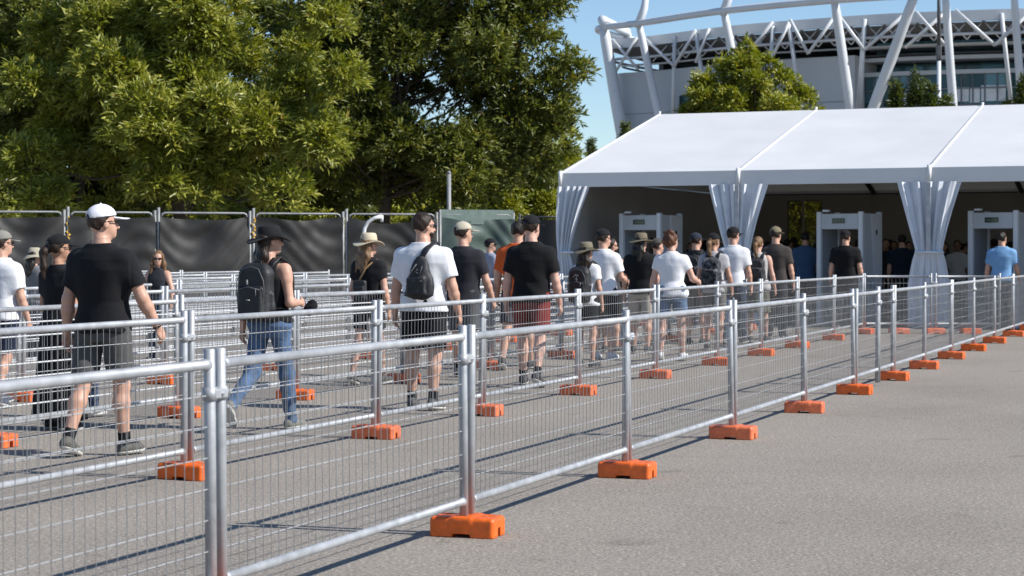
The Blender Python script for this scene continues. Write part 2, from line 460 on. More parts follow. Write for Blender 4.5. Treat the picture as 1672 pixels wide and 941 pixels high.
# ------------------------------------------------------------------ screened perimeter fence
SCREEN = noisy('black_debris_netting', (.028, .027, .026), var=.35, scale=2.2, rough=.62, bump=.3, bscale=14, spec=.4)
SCREEN_G = noisy('green_debris_netting', (.085, .12, .105), var=.2, scale=2, rough=.55, bump=.2, bscale=9)
DULL = noisy('weathered_fence_steel', (.27, .275, .28), var=.25, scale=7, rough=.55, metal=.3)
STRAP = noisy('yellow_strap', (.62, .36, .05), rough=.6)
def screen_fence():
    pxs = [-55, 108, 256, 411, 563, 716, 841]
    ds = [46.6, 47.4, 48.2, 49.0, 49.8, 50.5, 51.2]
    names = ['black screened fence panel at the frame edge past the yellow-strapped post', 'black screened fence panel behind the man in the white cap',
             'black screened fence panel behind the long-haired woman in sunglasses', 'black screened fence panel behind the woman in the black hat',
             'black screened fence panel behind the straw hat and bent white pipe', 'green screened fence panel behind the man in the beige cap']
    for i in range(6):
        a = Vector((PX(pxs[i], ds[i]), ds[i], 0)); b = Vector((PX(pxs[i + 1], ds[i + 1]), ds[i + 1], 0))
        L = (b - a).length; H = 2.47
        t = empty('screen_fence', a, math.atan2(b.y - a.y, b.x - a.x))
        tag(t, names[i], 'fence panel', 'screened perimeter fence panels')
        fr = MB()
        fr.tube([(.045, 0, 0), (.045, 0, H + .13)], .035, 10); fr.tube([(L - .045, 0, 0), (L - .045, 0, H + .06)], .035, 10)
        fr.tube([(.12, 0, H - .10), (.14, 0, H - .03), (.2, 0, H), (L - .2, 0, H), (L - .14, 0, H - .03), (L - .12, 0, H - .1)], .026, 10)
        fr.tube([(.08, 0, .12), (L - .08, 0, .12)], .024, 8)
        fr.build('frame', DULL, t)
        rs = random.Random(40 + i); p1, p2, sag = rs.random() * 6, rs.random() * 6, rs.uniform(.06, .17)
        fq = rs.uniform(5, 8)
        def cl(u, v, L=L, H=H, fq=fq):
            top = H - .09 - sag * math.sin(PI * u) ** 1.3 + .02 * math.sin(9 * u + p1)
            z = .14 + (top - .14) * v
            w = v ** 1.4
            y = -.05 + .075 * math.sin(2.6 * PI * u + p1 + 1.4 * v) * (.4 + .6 * w) + .035 * math.sin(PI * u) * math.sin(7 * v + 2.2 * math.sin(3 * u + p2)) + .022 * math.sin(17 * u - 9 * v + p2) + .017 * math.sin(fq * v * 2.6 + 3.4 * math.sin(2.3 * u + p1) + p2) * math.sin(PI * u) ** .5 + .012 * math.sin(31 * v + 9 * math.sin(4 * u + p2))
            return (.06 + (L - .12) * u, y, z)
        s = MB().grid(cl, 60, 60).build('screen_cloth', SCREEN_G if i == 5 else SCREEN, t)
        if i == 5:
            MB().grid(lambda u, v, L=L: (.05 + (L - .1) * u, -.03 + .01 * math.sin(9 * u), 2.22 + .38 * v), 12, 3).build('top_sheet', noisy('grey_green_sheet', (.16, .215, .19), rough=.6), t)
        if i in (1, 3):
            st = MB()
            for k in range(9): st.tube([(.045 + .045 * math.sin(k * 2.3), -.045, 2.36 - .07 * k), (.045 + .03 * math.cos(k * 1.7), -.05, 2.30 - .07 * k)], .022, 6)
            st.build('ratchet_strap', STRAP, t)
    # dark netting between the green panel and the tent
    a = Vector((PX(846, 51.3), 51.3, 0)); L = 1.45
    t = empty('screen_fence', a, R(-4))
    tag(t, 'narrow black screened panel between the green screen and the tent corner', 'fence panel', 'screened perimeter fence panels')
    fr = MB(); fr.tube([(.04, 0, 0), (.04, 0, 2.5)], .035); fr.tube([(.04, 0, 2.42), (L, 0, 2.42)], .026); fr.tube([(L, 0, 0), (L, 0, 2.6)], .035); fr.build('frame', DARK_STEEL, t)
    MB().grid(lambda u, v: (.05 + (L - .1) * u, -.05 + .04 * math.sin(7 * u), .1 + 2.25 * v), 14, 12).build('screen_cloth', SCREEN, t)
screen_fence()
o = MB(); p = [(0, 0, 0), (0, 0, 1.9), (.02, 0, 2.05), (.1, 0, 2.2), (.25, 0, 2.29), (.42, 0, 2.33)]
o.tube(p, [.042] * 5 + [.05], 10); o.tube([(.42, 0, 2.36), (.42, 0, 2.2)], .035, 8)
o = o.build('bent_pipe', noisy('white_enamel', (.75, .75, .73), rough=.4)); o.location = (PX(594, 45.5), 45.5, 0)
tag(o, 'white bent pipe curving over above the straw hat before the black screen', 'pipe')

# ------------------------------------------------------------------ marquee
TX, TD, TROT = 1.06, 41.6, R(-22)
BAY, DEPTH, EAVE, RIDGE, NB = 3.88, 13.6, 3.17, 4.87, 5
tent = empty('marquee_tent', (TX, TD, 0), TROT)
tag(tent, 'white pitched marquee with tied curtains over the entrance gates', 'tent')
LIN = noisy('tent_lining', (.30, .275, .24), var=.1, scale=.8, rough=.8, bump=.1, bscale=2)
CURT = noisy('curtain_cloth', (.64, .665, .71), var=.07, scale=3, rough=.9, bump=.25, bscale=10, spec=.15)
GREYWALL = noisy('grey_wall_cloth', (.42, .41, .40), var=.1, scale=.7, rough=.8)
def slab(mb, a, b, c, d, th):
    a, b, c, d = map(Vector, (a, b, c, d)); n = (b - a).cross(d - a).normalized() * th
    vs = [a, b, c, d, a - n, b - n, c - n, d - n]
    mb.add(vs, [(0, 1, 2, 3), (7, 6, 5, 4), (0, 4, 5, 1), (1, 5, 6, 2), (2, 6, 7, 3), (3, 7, 4, 0)])
MID = DEPTH / 2
def roof_mat():
    m = noisy('white_roof_cloth', (.66, .66, .655), var=.035, scale=.9, rough=.5, bump=.08, bscale=2.2)
    nt = m.node_tree; out = nt.nodes['Material Output']; tl = N(nt, 'ShaderNodeBsdfTranslucent'); tl.inputs['Color'].default_value = (.8, .76, .68, 1)
    mx = N(nt, 'ShaderNodeMixShader'); mx.inputs[0].default_value = .03
    nt.links.new(nt.nodes['Principled BSDF'].outputs[0], mx.inputs[1]); nt.links.new(tl.outputs[0], mx.inputs[2]); nt.links.new(mx.outputs[0], out.inputs['Surface'])
    return m
ROOF_PVC = roof_mat()
for i in range(NB):
    x0, x1 = i * BAY, (i + 1) * BAY
    # the cloth sags a little between its rafters
    def roof(u, v, x0=x0):
        z = EAVE + (RIDGE - EAVE) * v - .035 * math.sin(PI * u) * math.sin(PI * v) ** .6
        return (x0 + BAY * u, -.06 + (MID + .06) * v, z)
    def roofb(u, v, x0=x0):
        z = EAVE + (RIDGE - EAVE) * v - .035 * math.sin(PI * u) * math.sin(PI * v) ** .6
        return (x0 + BAY * (1 - u), DEPTH + .06 - (MID + .06) * v, z)
    for fn in (roof, roofb):
        MB().grid(fn, 16, 18).build('roof_panel', ROOF_PVC, tent)
    for y in (-.075, DEPTH + .075):
        MB().box((x0 + BAY / 2, y, EAVE - .145), (BAY / 2 - .004, .018, .15), bev=.006).build('valance', WHITE_PVC, tent)
for i in range(NB + 1):
    x = i * BAY
    p = MB()
    for y in (0, DEPTH): p.box((x, y, (EAVE - .02) / 2), (.055, .05, (EAVE - .02) / 2), bev=.008)
    p.build('post', ALU, tent)
    r = MB()
    for ya, yb in ((0, MID), (DEPTH, MID)):
        r.tube([(x, ya, EAVE - .1), (x, yb, RIDGE - .1)], .07, 4)
    r.build('rafter', DARK_STEEL, tent)
    k = MB()
    for ya, yb in ((-.07, MID), (DEPTH + .07, MID)): k.tube([(x, ya, EAVE + .004), (x, yb, RIDGE + .004)], [.036, .028], 8, flat=.55, side=(1, 0, 0))
    k.tube([(x, -.10, EAVE + .05), (x, -.10, EAVE - .29)], .045, 8)
    k.tube([(x, MID, RIDGE - .02), (x, MID, RIDGE + .07)], .035, 8)
    k.build('roof_seam', WHITE_PVC, tent)
pr = MB(); pr.tube([(0, MID, RIDGE - .1), (NB * BAY, MID, RIDGE - .1)], .05, 6)
for y in (0, DEPTH, MID * .5, MID * 1.5):
    z = EAVE - .1 + (RIDGE - EAVE) * (1 - abs(y - MID) / MID)
    pr.tube([(0, y, z - .02), (NB * BAY, y, z - .02)], .045, 6)
pr.build('purlin', DARK_STEEL, tent)
b_ = MB()
def wallpiece(x0, x1, z0, z1): b_.box(((x0 + x1) / 2, DEPTH - .07, (z0 + z1) / 2), ((x1 - x0) / 2, .012, (z1 - z0) / 2))
WIN = (1.55, 2.45, .9, 2.88)
wallpiece(0, WIN[0], 0, EAVE - .12); wallpiece(WIN[1], NB * BAY, 0, EAVE - .12)
wallpiece(WIN[0], WIN[1], 0, WIN[2]); wallpiece(WIN[0], WIN[1], WIN[3], EAVE - .12)
for k in range(11): b_.box((k * BAY / 2 + .02, DEPTH - .11, 1.5), (.03, .02, 1.5))
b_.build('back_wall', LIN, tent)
def film_mat():
    m = bpy.data.materials.new('smoky_window_film'); m.use_nodes = True; nt = m.node_tree; out = nt.nodes['Material Output']
    tr = N(nt, 'ShaderNodeBsdfTransparent'); tr.inputs[0].default_value = (.52, .50, .40, 1)
    mx = N(nt, 'ShaderNodeMixShader'); mx.inputs[0].default_value = .25
    nt.links.new(tr.outputs[0], mx.inputs[1]); nt.links.new(nt.nodes['Principled BSDF'].outputs[0], mx.inputs[2]); nt.links.new(mx.outputs[0], out.inputs['Surface'])
    nt.nodes['Principled BSDF'].inputs['Base Color'].default_value = (.30, .28, .17, 1); nt.nodes['Principled BSDF'].inputs['Roughness'].default_value = .5
    return m
MB().box(((WIN[0] + WIN[1]) / 2, DEPTH - .085, (WIN[2] + WIN[3]) / 2), ((WIN[1] - WIN[0]) / 2 + .03, .003, (WIN[3] - WIN[2]) / 2 + .03)).build('window_film', film_mat(), tent)
sw = MB()
sw.grid(lambda u, v: (.07 + .03 * math.sin(22 * u), .12 + (DEPTH - .2) * u, (EAVE - .12) * v), 60, 6)
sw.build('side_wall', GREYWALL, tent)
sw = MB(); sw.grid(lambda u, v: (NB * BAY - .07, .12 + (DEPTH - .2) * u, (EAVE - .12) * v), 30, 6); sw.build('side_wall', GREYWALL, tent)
for x in (0, NB * BAY):
    gb = MB(); gb.add([(x, 0, EAVE - .1), (x, DEPTH, EAVE - .1), (x, MID, RIDGE - .06), (x + .03, 0, EAVE - .1), (x + .03, DEPTH, EAVE - .1), (x + .03, MID, RIDGE - .06)],
                      [(0, 1, 2), (5, 4, 3), (0, 2, 5, 3), (2, 1, 4, 5)]); gb.build('gable', WHITE_PVC, tent)
for i in range(NB + 1):
    cx = i * BAY
    one = i == 0
    wt, wp, wb = (.62, .25, .40)
    rs = random.Random(i); ph = rs.random() * 6
    def cur(u, v, one=one, ph=ph):
        # v = 1 at the top; the cloth is gathered at 1.50 m and flares below
        z = .03 + 2.86 * v
        if z > 1.5: t = (z - 1.5) / 1.39; w = wp + (wt - wp) * (t ** 1.15)
        else: t = (1.5 - z) / 1.47; w = wp + (wb - wp) * min(1, t * 2.2) ** .6
        a = u * 2 - 1
        am = .055 if z > 1.5 else .035
        gather = .35 + .65 * min(1, abs(z - 1.5) / .35)
        y = -.12 + am * gather * math.sin(a * 15 + ph + .8 * math.sin(4 * v) + 1.2 * math.sin(3 * a + ph)) + .010 * gather * math.sin(a * 37 + 2 * ph)
        fall = .06 * math.sin(PI * min(1, max(0, (z - 1.5) / 1.4))) * (a * a)
        x = a * w + .012 * math.sin(a * 33 + ph)
        if one: x = (u * .70 * (w / .62) if z > 1.5 else u * .62 * (w / .62)) - .05
        return (x, y - fall, z)
    ct = MB(); ct.grid(cur, 90, 34)
    ct.grid(lambda u, v: tuple(Vector(cur(1 - u, v)) + Vector((0, .012, 0))), 90, 34)
    c = ct.build('curtain', CURT, tent); c.location = (cx, 0, 0)
    tb = MB(); tb.lathe([(.0, 0), (.285, 0), (.29, .02), (.285, .045), (0, .045)], 24, (0 if not one else .17, -.10, 1.475), Matrix.Diagonal((1 if not one else .55, .42, 1)))
    w = tb.build('curtain_tie', CURT, c)
    if not one:
        st = MB(); st.box((0, -.205, 2.2), (.045, .01, .68), bev=.004)
        for k in range(7): st.tube([(0, -.218, 1.6 + .2 * k), (0, -.212, 1.6 + .2 * k)], .012, 8)
        st.build('eyelet_strip', noisy('strip_grey', (.42, .43, .45), rough=.5), c)

# ------------------------------------------------------------------ walk-through detectors
GATE_GREY = noisy('gate_grey', (.49, .525, .56), var=.06, scale=3, rough=.45)
GATE_LIGHT = noisy('gate_light', (.64, .67, .70), var=.04, scale=3, rough=.4)
GATE_DARK = noisy('gate_panel_blue_grey', (.28, .32, .36), var=.08, scale=3, rough=.5)
LCD = noisy('display_glass', (.03, .045, .035), rough=.15, rvar=0)
LCDT = noisy('display_characters', (.12, .17, .12), rough=.4)
def make_gate(label, x, d, yaw):
    t = empty('metal_detector_gate', (x, d, 0), yaw)
    tag(t, label, 'metal detector', 'walk-through metal detectors in the tent')
    H, Wd, D = 2.33, 1.04, .80
    for s in (-1, 1):
        p = MB(); xx = s * (Wd / 2 - .045)
        p.box((xx, 0, H / 2), (.05, .05, H / 2), bev=.015)
        p.box((xx, D, H / 2), (.05, .05, H / 2), bev=.015)
        sp = p.build('side_post', GATE_LIGHT, t)
        MB().box((xx, D / 2, H / 2 - .01), (.028, D / 2 - .05, H / 2 - .03)).build('detector_panel', GATE_DARK if s < 0 else GATE_GREY, sp)
        if s > 0:
            q = MB()
            for i in range(1): q.add([(xx + .031, D * .45, H - .05), (xx + .031, D - .03, H - .05), (xx + .031, D - .03, .1), (xx + .031, D * .72, .1),
                                      (xx + .055, D * .45, H - .05), (xx + .055, D - .03, H - .05), (xx + .055, D - .03, .1), (xx + .055, D * .72, .1)],
                                     [(0, 1, 2, 3), (7, 6, 5, 4), (0, 4, 5, 1), (1, 5, 6, 2), (2, 6, 7, 3), (3, 7, 4, 0)])
            q.build('wedge_cover', GATE_LIGHT, sp)
            MB().box((xx + .058, D * .72, H - .42), (.004, .03, .05), bev=.002).build('control_pad', LCD, sp)
    hd = MB(); hd.box((0, .005, H - .20), (Wd / 2 - .097, .04, .16), bev=.012); hd.box((0, D, H - .20), (Wd / 2 - .097, .04, .16), bev=.012)
    hd.box((0, D / 2, H - .10), (Wd / 2 - .097, D / 2 - .045, .03))
    h = hd.build('header', GATE_GREY, t)
    ds = MB(); ds.box((-.02, -.040, H - .19), (.145, .008, .052), bev=.003); dd = ds.build('display', LCD, h)
    tx = MB()
    for k in range(9): tx.box((-.13 + k * .028, -.0495, H - .19), (.009, .0015, .018 + .006 * ((k * 7) % 3 - 1)))
    tx.build('display_lettering', LCDT, dd)
    kn = MB(); kn.tube([(.22, -.034, H - .19), (.22, -.05, H - .19)], .014, 10); kn.build('button', GATE_LIGHT, h)
    cp = MB(); cp.box((-.33, .02, H + .02), (.07, .05, .022), bev=.008); cp.build('beacon', GATE_LIGHT, t)
    ft = MB(); ft.box((-.455, D / 2, .02), (.09, D / 2 + .12, .018)); ft.box((.455, D / 2, .02), (.09, D / 2 + .12, .018)); ft.build('base_plate', GATE_LIGHT, t)
    return t
def tent_pt(px, inside):
    """ground point seen in column px, this far behind the tent's front line"""
    e = Vector((math.cos(TROT), math.sin(TROT))); r = Vector((-math.sin(TROT), math.cos(TROT)))
    o = Vector((TX, TD)) + r * inside
    k = (px - 836) / FPX
    s = (k * o.y - o.x) / (e.x - k * e.y)
    return o.x + e.x * s, o.y + e.y * s
for px, lab in ((1046, 'grey walk-through metal detector between the tent corner curtain and the next curtain'),
                (1372, 'grey walk-through metal detector with a man in black stepping up to it'),
                (1622, 'grey walk-through metal detector beside the man in the sky blue tee')):
    x, d = tent_pt(px, .75)
    make_gate(lab, x, d, R(-37))

# ------------------------------------------------------------------ stadium
ST_WHITE = noisy('stadium_white_steel', (.60, .62, .645), var=.07, scale=.3, rough=.45)
ST_WALL = noisy('stadium_pale_panels', (.47, .49, .51), var=.04, scale=.2, rough=.6)
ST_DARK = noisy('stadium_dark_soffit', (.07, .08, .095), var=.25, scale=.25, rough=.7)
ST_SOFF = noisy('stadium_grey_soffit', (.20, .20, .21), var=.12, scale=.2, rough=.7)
def glass_mat():
    m, nt, b = nodes('stadium_glass'); L = nt.links.new
    tc = N(nt, 'ShaderNodeTexCoord'); v = N(nt, 'ShaderNodeTexVoronoi', Scale=.42); L(tc.outputs['Object'], v.inputs['Vector'])
    r = ramp(nt, v.outputs['Color'], [(.2, (.012, .045, .055)), (.6, (.035, .105, .125)), (.9, (.10, .19, .22))]); L(r.outputs[0], b.inputs['Base Color'])
    b.inputs['Roughness'].default_value = .12; b.inputs['Metallic'].default_value = .25
    return m
ST_GLASS = glass_mat()
ctrl = [(16, 196), (10.5, 187), (7.9, 180), (11.6, 175.2), (17.9, 166.5), (26, 159.5), (33, 156), (42, 153.5), (56, 151.5), (72, 151)]
def catmull(P, n):
    P = [Vector(p) for p in P]; out = []
    for i in range(len(P) - 1):
        p0, p1, p2, p3 = P[max(i - 1, 0)], P[i], P[i + 1], P[min(i + 2, len(P) - 1)]
        for k in range(n):
            t = k / n
            out.append(.5 * ((2 * p1) + (p2 - p0) * t + (2 * p0 - 5 * p1 + 4 * p2 - p3) * t * t + (3 * p1 - p0 - 3 * p2 + p3) * t ** 3))
    out.append(P[-1]); return out
OUT = catmull(ctrl, 8)
def nrm(i):
    t = (OUT[min(i + 1, len(OUT) - 1)] - OUT[max(i - 1, 0)]).normalized(); return Vector((-t.y, t.x))   # inward
NRM = [nrm(i) for i in range(len(OUT))]
for _ in range(3): NRM = [(NRM[max(i - 1, 0)] + NRM[i] + NRM[min(i + 1, len(NRM) - 1)]).normalized() for i in range(len(NRM))]
def wgt(i):
    t = min(1, max(0, (OUT[i].x - 8.5) / 16)) if i > 15 else 0
    return .40 + .60 * t
def ring(off, z, a=0, b=None):
    return [Vector((OUT[i].x + NRM[i].x * off * wgt(i), OUT[i].y + NRM[i].y * off * wgt(i), z)) for i in range(a, (b if b is not None else len(OUT)))]
def near_px(px, lo=8):
    return min(range(lo, len(OUT)), key=lambda i: abs(836 + FPX * OUT[i].x / OUT[i].y - px))
def ribbon(mb, r0, r1):
    n = len(r0); mb.add(list(r0) + list(r1), [(i, i + 1, n + i + 1, n + i) for i in range(n - 1)])
st = empty('stadium', (7.9, 180, 0)); tag(st, 'white steel stadium with slanted columns rising behind the tent', 'stadium')
def sb(mb, name, mat, parent=st):
    o = mb.build(name, mat, parent)
    if parent is st: o.matrix_parent_inverse = Matrix.Translation((-7.9, -180, 0))
    return o
ZR = 22.0
m = MB(); m.tube(ring(0, ZR), .30, 10); sb(m, 'rim_tube', ST_WHITE)
m = MB(); ribbon(m, ring(2.6, 20.1), ring(2.6, 20.95)); ribbon(m, ring(2.6, 20.95), ring(3.0, 20.95)); ribbon(m, ring(3.0, 20.1), ring(2.6, 20.1)); ribbon(m, ring(3.0, 20.95), ring(16, 21.6)); sb(m, 'roof_fascia', ST_WHITE)
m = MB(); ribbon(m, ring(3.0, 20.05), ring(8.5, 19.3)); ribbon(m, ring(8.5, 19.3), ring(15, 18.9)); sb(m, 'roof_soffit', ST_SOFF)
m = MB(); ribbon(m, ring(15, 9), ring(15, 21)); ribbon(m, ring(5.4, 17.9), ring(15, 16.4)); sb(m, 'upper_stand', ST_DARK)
m = MB(); m.tube(ring(3.4, 19.15), .13, 6); m.tube(ring(5.6, 18.6), .10, 6); sb(m, 'ring_beam', ST_WHITE)
iw = near_px(1362)
m = MB(); ribbon(m, ring(4.5, 0, 0, iw + 1), ring(4.5, 17.9, 0, iw + 1)); ribbon(m, ring(4.5, 17.9, 0, iw + 1), ring(5.4, 17.9, 0, iw + 1))
e0, e1 = ring(4.5, 0, iw, iw + 1)[0], ring(9, 0, iw, iw + 1)[0]; m.add([e0, e1, e1 + Vector((0, 0, 17.9)), e0 + Vector((0, 0, 17.9))], [(0, 1, 2, 3)])
sb(m, 'outer_wall', ST_WALL)
m = MB()
for z in (5.6, 8.4, 11.2, 14.1): m.tube(ring(4.47, z, 0, iw + 1), .03, 4)
sb(m, 'joint', noisy('joint_grey', (.30, .31, .32), rough=.7))
a, b2 = near_px(1072), near_px(1150)
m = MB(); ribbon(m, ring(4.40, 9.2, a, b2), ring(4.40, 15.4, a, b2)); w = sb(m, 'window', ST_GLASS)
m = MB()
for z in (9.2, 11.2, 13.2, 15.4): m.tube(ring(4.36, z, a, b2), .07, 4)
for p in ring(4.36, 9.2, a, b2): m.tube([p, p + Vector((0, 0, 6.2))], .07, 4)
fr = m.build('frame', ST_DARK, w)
NO = len(OUT)
m = MB(); ribbon(m, ring(6.5, 0, iw, NO), ring(6.5, 16.3, iw, NO)); gl = sb(m, 'glass_facade', ST_GLASS)
m = MB()
for k in range(iw, NO - 1):
    for f in (0, ):
        p = ring(6.42, 0, k, k + 2); q = p[0].lerp(p[1], f); m.tube([q, q + Vector((0, 0, 16.3))], .07, 4)
for z in (9.3, 10.7, 12.2, 13.6, 15.0): m.tube(ring(6.4, z, iw, NO), .07, 4)
m.build('window_frame', noisy('mullion_grey', (.22, .24, .26), rough=.5), gl)
for z, h, off in ((16.35, .17, 6.1), (17.55, .15, 5.9), (18.55, .13, 5.7)):
    m = MB(); ribbon(m, ring(off, z - h, iw, NO), ring(off, z + h, iw, NO)); ribbon(m, ring(off, z + h, iw, NO), ring(off + 3, z + h, iw, NO)); ribbon(m, ring(off + 3, z - h, iw, NO), ring(off, z - h, iw, NO)); sb(m, 'balcony_band', ST_WALL)
m = MB(); ribbon(m, ring(9.0, 16.2, iw, NO), ring(9.0, 19.4, iw, NO)); sb(m, 'gallery_back', ST_GLASS)
# slanted columns: (top px, foot px at the tent ridge height, thickness, mast)
def strut(name, pxt, offt, zt, pxb, offb, zb, r, n=10):
    it = near_px(pxt)
    P = ring(offt, zt, it, it + 1)[0]
    fine = lambda px, off, z: fine_pt(px, off, z)
    A = fine(pxt, offt, zt); B = fine(pxb, offb, zb)
    return A, B
def fine_pt(px, off, z):
    """point of the offset ring that stands in direction px"""
    rr = ring(off, z, 8)
    k = (px - 836) / FPX
    for a, b in zip(rr[:-1], rr[1:]):
        fa, fb = a.x - k * a.y, b.x - k * b.y
        if fa <= 0 <= fb: return a.lerp(b, fa / (fa - fb + 1e-9))
    return rr[-1] if k > rr[-1].x / rr[-1].y else rr[0]
for pxt, pxb, r, mast in ((985, 1012, .50, False), (1042, 1077, .33, True), (1181, 1215, .34, True), (1362, 1388, .37, False), (1495, 1427, .42, False), (1543, 1556, .32, False), (1655, 1668, .3, False), (1740, 1700, .5, False)):
    A = fine_pt(pxt, .1, ZR + .2); B = fine_pt(pxb, 2.0, 13.4)
    G = A + (B - A) * (A.z / (A.z - B.z))
    m = MB(); m.tube([A, A.lerp(G, .06), A.lerp(G, .35), G], [r * .8, r, r * 1.12, r * .9], 12)
    if mast: m.tube([A + Vector((-.05, 0, -.6)), A + Vector((.55, 0, 1.2)), A + Vector((1.0, -.2, 4.5))], [.42, .34, .1], 8)
    sb(m, 'slanted_column', ST_WHITE)
m = MB(); m.tube([fine_pt(990, .1, ZR + .1), fine_pt(983, .3, ZR + .75), fine_pt(975, 1.2, ZR + .5), fine_pt(979, 2.4, ZR - 1.2)], [.5, .42, .42, .35], 10); sb(m, 'corner_knuckle', ST_WHITE)
tr = [(1050, 1100, 1), (1102, 1136, 0), (1136, 1158, 0), (1185, 1215, 1), (1215, 1262, 0), (1262, 1290, 0), (1290, 1320, 1), (1320, 1362, 0), (1370, 1412, 1), (1412, 1480, 0), (1495, 1546, 1), (1478, 1546, 0), (1560, 1625, 1), (1625, 1690, 0), (1000, 1042, 1), (1006, 1040, 0)]
for q in range(1066, 1700, 27):
    w2 = 27
    for dn in (0, 1):
        m = MB(); za, zb = (20.2, 18.7) if dn else (18.7, 20.2); m.tube([fine_pt(q, 3.6, za), fine_pt(q + w2, 3.6, zb)], .06, 6); sb(m, 'lattice_bar', ST_WHITE)
for pa, pb, down in tr:
    za, zb = (20.9, 18.0) if down else (18.0, 20.9)
    m = MB(); m.tube([fine_pt(pa, 1.6, za), fine_pt(pb, 2.2, zb)], .14, 8); sb(m, 'truss_brace', ST_WHITE)
for pt, pb in ((1137, 1156), (1102, 1098), (1262, 1254), (1288, 1310), (1412, 1400), (1412, 1404), (1635, 1652)):
    m = MB(); m.tube([fine_pt(pt, 2.4, 20.6), fine_pt(pb, 3.6, 13.0)], .18, 8); sb(m, 'truss_strut', ST_WHITE)

ST_REFLECT = noisy('painted_sky_reflection', (.66, .68, .70), var=.2, scale=.8, rough=.6)  # sky reflections in the glass, painted as pale panes laid over it
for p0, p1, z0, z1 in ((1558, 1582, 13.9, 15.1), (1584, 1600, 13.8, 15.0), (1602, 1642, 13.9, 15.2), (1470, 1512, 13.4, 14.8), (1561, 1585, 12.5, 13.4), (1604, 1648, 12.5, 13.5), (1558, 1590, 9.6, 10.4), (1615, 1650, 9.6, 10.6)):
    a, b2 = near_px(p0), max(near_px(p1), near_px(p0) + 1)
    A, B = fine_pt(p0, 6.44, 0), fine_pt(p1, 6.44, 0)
    m = MB(); ribbon(m, [A + Vector((0, 0, z0)), B + Vector((0, 0, z0))], [A + Vector((0, 0, z1)), B + Vector((0, 0, z1))]); m.build('reflection_pane', ST_REFLECT, gl)
# lamp posts
def lamp(label, px, d, top, dark_from, r=.07):
    t = empty('flag_pole', (PX(px, d), d, 0)); tag(t, label, 'pole')
    MB().tube([(0, 0, 0), (0, 0, dark_from)], [r, r * .8], 10).build('lower_shaft', ST_WHITE, t)
    MB().tube([(0, 0, dark_from), (0, 0, top)], [r * .8, r * .6], 10).build('upper_shaft', DARK_STEEL, t)
    b = MB(); b.box((0, 0, dark_from + .5), (.16, .12, .45), bev=.05); b.build('bracket', DARK_STEEL, t)
lamp('tall slim pole, black above and white below, before the stadium glass', 1533, 120, 19.5, 13.2, .16)
t = MB(); t.tube([(0, 0, 0), (0, 0, 3.78)], .062, 10); t.tube([(0, 0, 3.78), (0, 0, 3.86)], [.07, .04], 10)
t = t.build('pole', noisy('pole_grey', (.24, .245, .25), rough=.5)); t.location = (PX(733, 57), 57, 0); tag(t, 'plain grey pole standing behind the green screen under the trees', 'pole')
# ------------------------------------------------------------------ trees
def leaf_mat(name, dark, mid, lite):
    m, nt, b = nodes(name); L = nt.links.new
    at = N(nt, 'ShaderNodeAttribute', attribute_name='tint')
    r = ramp(nt, at.outputs['Fac'], [(0.0, dark), (.5, mid), (.93, lite), (1.0, (.30, .20, .04))]); L(r.outputs[0], b.inputs['Base Color'])
    b.inputs['Roughness'].default_value = .46; b.inputs['Specular IOR Level'].default_value = .45
    out = nt.nodes['Material Output']
    tl = N(nt, 'ShaderNodeBsdfTranslucent')
    hs = N(nt, 'ShaderNodeHueSaturation', Saturation=1.15, Value=1.5); L(r.outputs[0], hs.inputs['Color']); L(hs.outputs[0], tl.inputs['Color'])
    mx = N(nt, 'ShaderNodeMixShader'); mx.inputs[0].default_value = .25
    L(b.outputs[0], mx.inputs[1]); L(tl.outputs[0], mx.inputs[2]); L(mx.outputs[0], out.inputs['Surface'])
    return m
LEAF_A = leaf_mat('leaf_broad', (.070, .092, .010), (.225, .245, .032), (.46, .45, .10))
LEAF_B = leaf_mat('leaf_dark', (.040, .060, .012), (.115, .135, .022), (.25, .25, .05))
LEAF_C = leaf_mat('leaf_bright', (.085, .11, .010), (.23, .25, .028), (.40, .38, .07))
LEAF_D = leaf_mat('leaf_conifer', (.03, .05, .012), (.08, .10, .02), (.14, .16, .035))
BARK = noisy('bark', (.065, .050, .036), var=.4, scale=4, rough=.9, bump=.8, bscale=18)

def leaves(cent, outw, nl, ls, lw, rr, flat=.35):
    """cent n x 3 clump centres; nl leaves each, radiating"""
    n = len(cent); Nn = n * nl
    C = np.repeat(cent, nl, 0); O = np.repeat(outw, nl, 0)
    d = rr.normal(size=(Nn, 3)); d /= np.linalg.norm(d, axis=1)[:, None]
    d = d * .9 + O * .85; d[:, 2] = d[:, 2] * .8 + .12; d /= np.linalg.norm(d, axis=1)[:, None]
    up = np.tile(np.array([.62, -.32, .85]), (Nn, 1)) + rr.normal(size=(Nn, 3)) * .5   # leaves turn their faces to the light
    s = np.cross(d, up); s /= np.linalg.norm(s, axis=1)[:, None] + 1e-6
    nrm_ = np.cross(s, d)
    L = ls * rr.uniform(.6, 1.25, Nn)[:, None]; Wd = lw * rr.uniform(.7, 1.25, Nn)[:, None]
    P0 = C + d * L * rr.uniform(.0, .30, Nn)[:, None] + rr.normal(size=(Nn, 3)) * ls * .22
    tip = P0 + d * L - nrm_ * L * .08
    mid = P0 + d * L * .48
    V = np.stack([P0, mid + s * Wd + nrm_ * Wd * flat, tip, mid - s * Wd + nrm_ * Wd * flat], 1).reshape(-1, 3)
    Q = np.arange(Nn * 4, dtype=np.int32).reshape(-1, 4)
    tint = np.clip(np.repeat(rr.normal(.5, .17, n), nl) + rr.normal(0, .13, Nn), 0, .94)
    tint = np.where(rr.random(Nn) < .006, 1.0, tint)
    return V, Q, np.repeat(tint, 4)
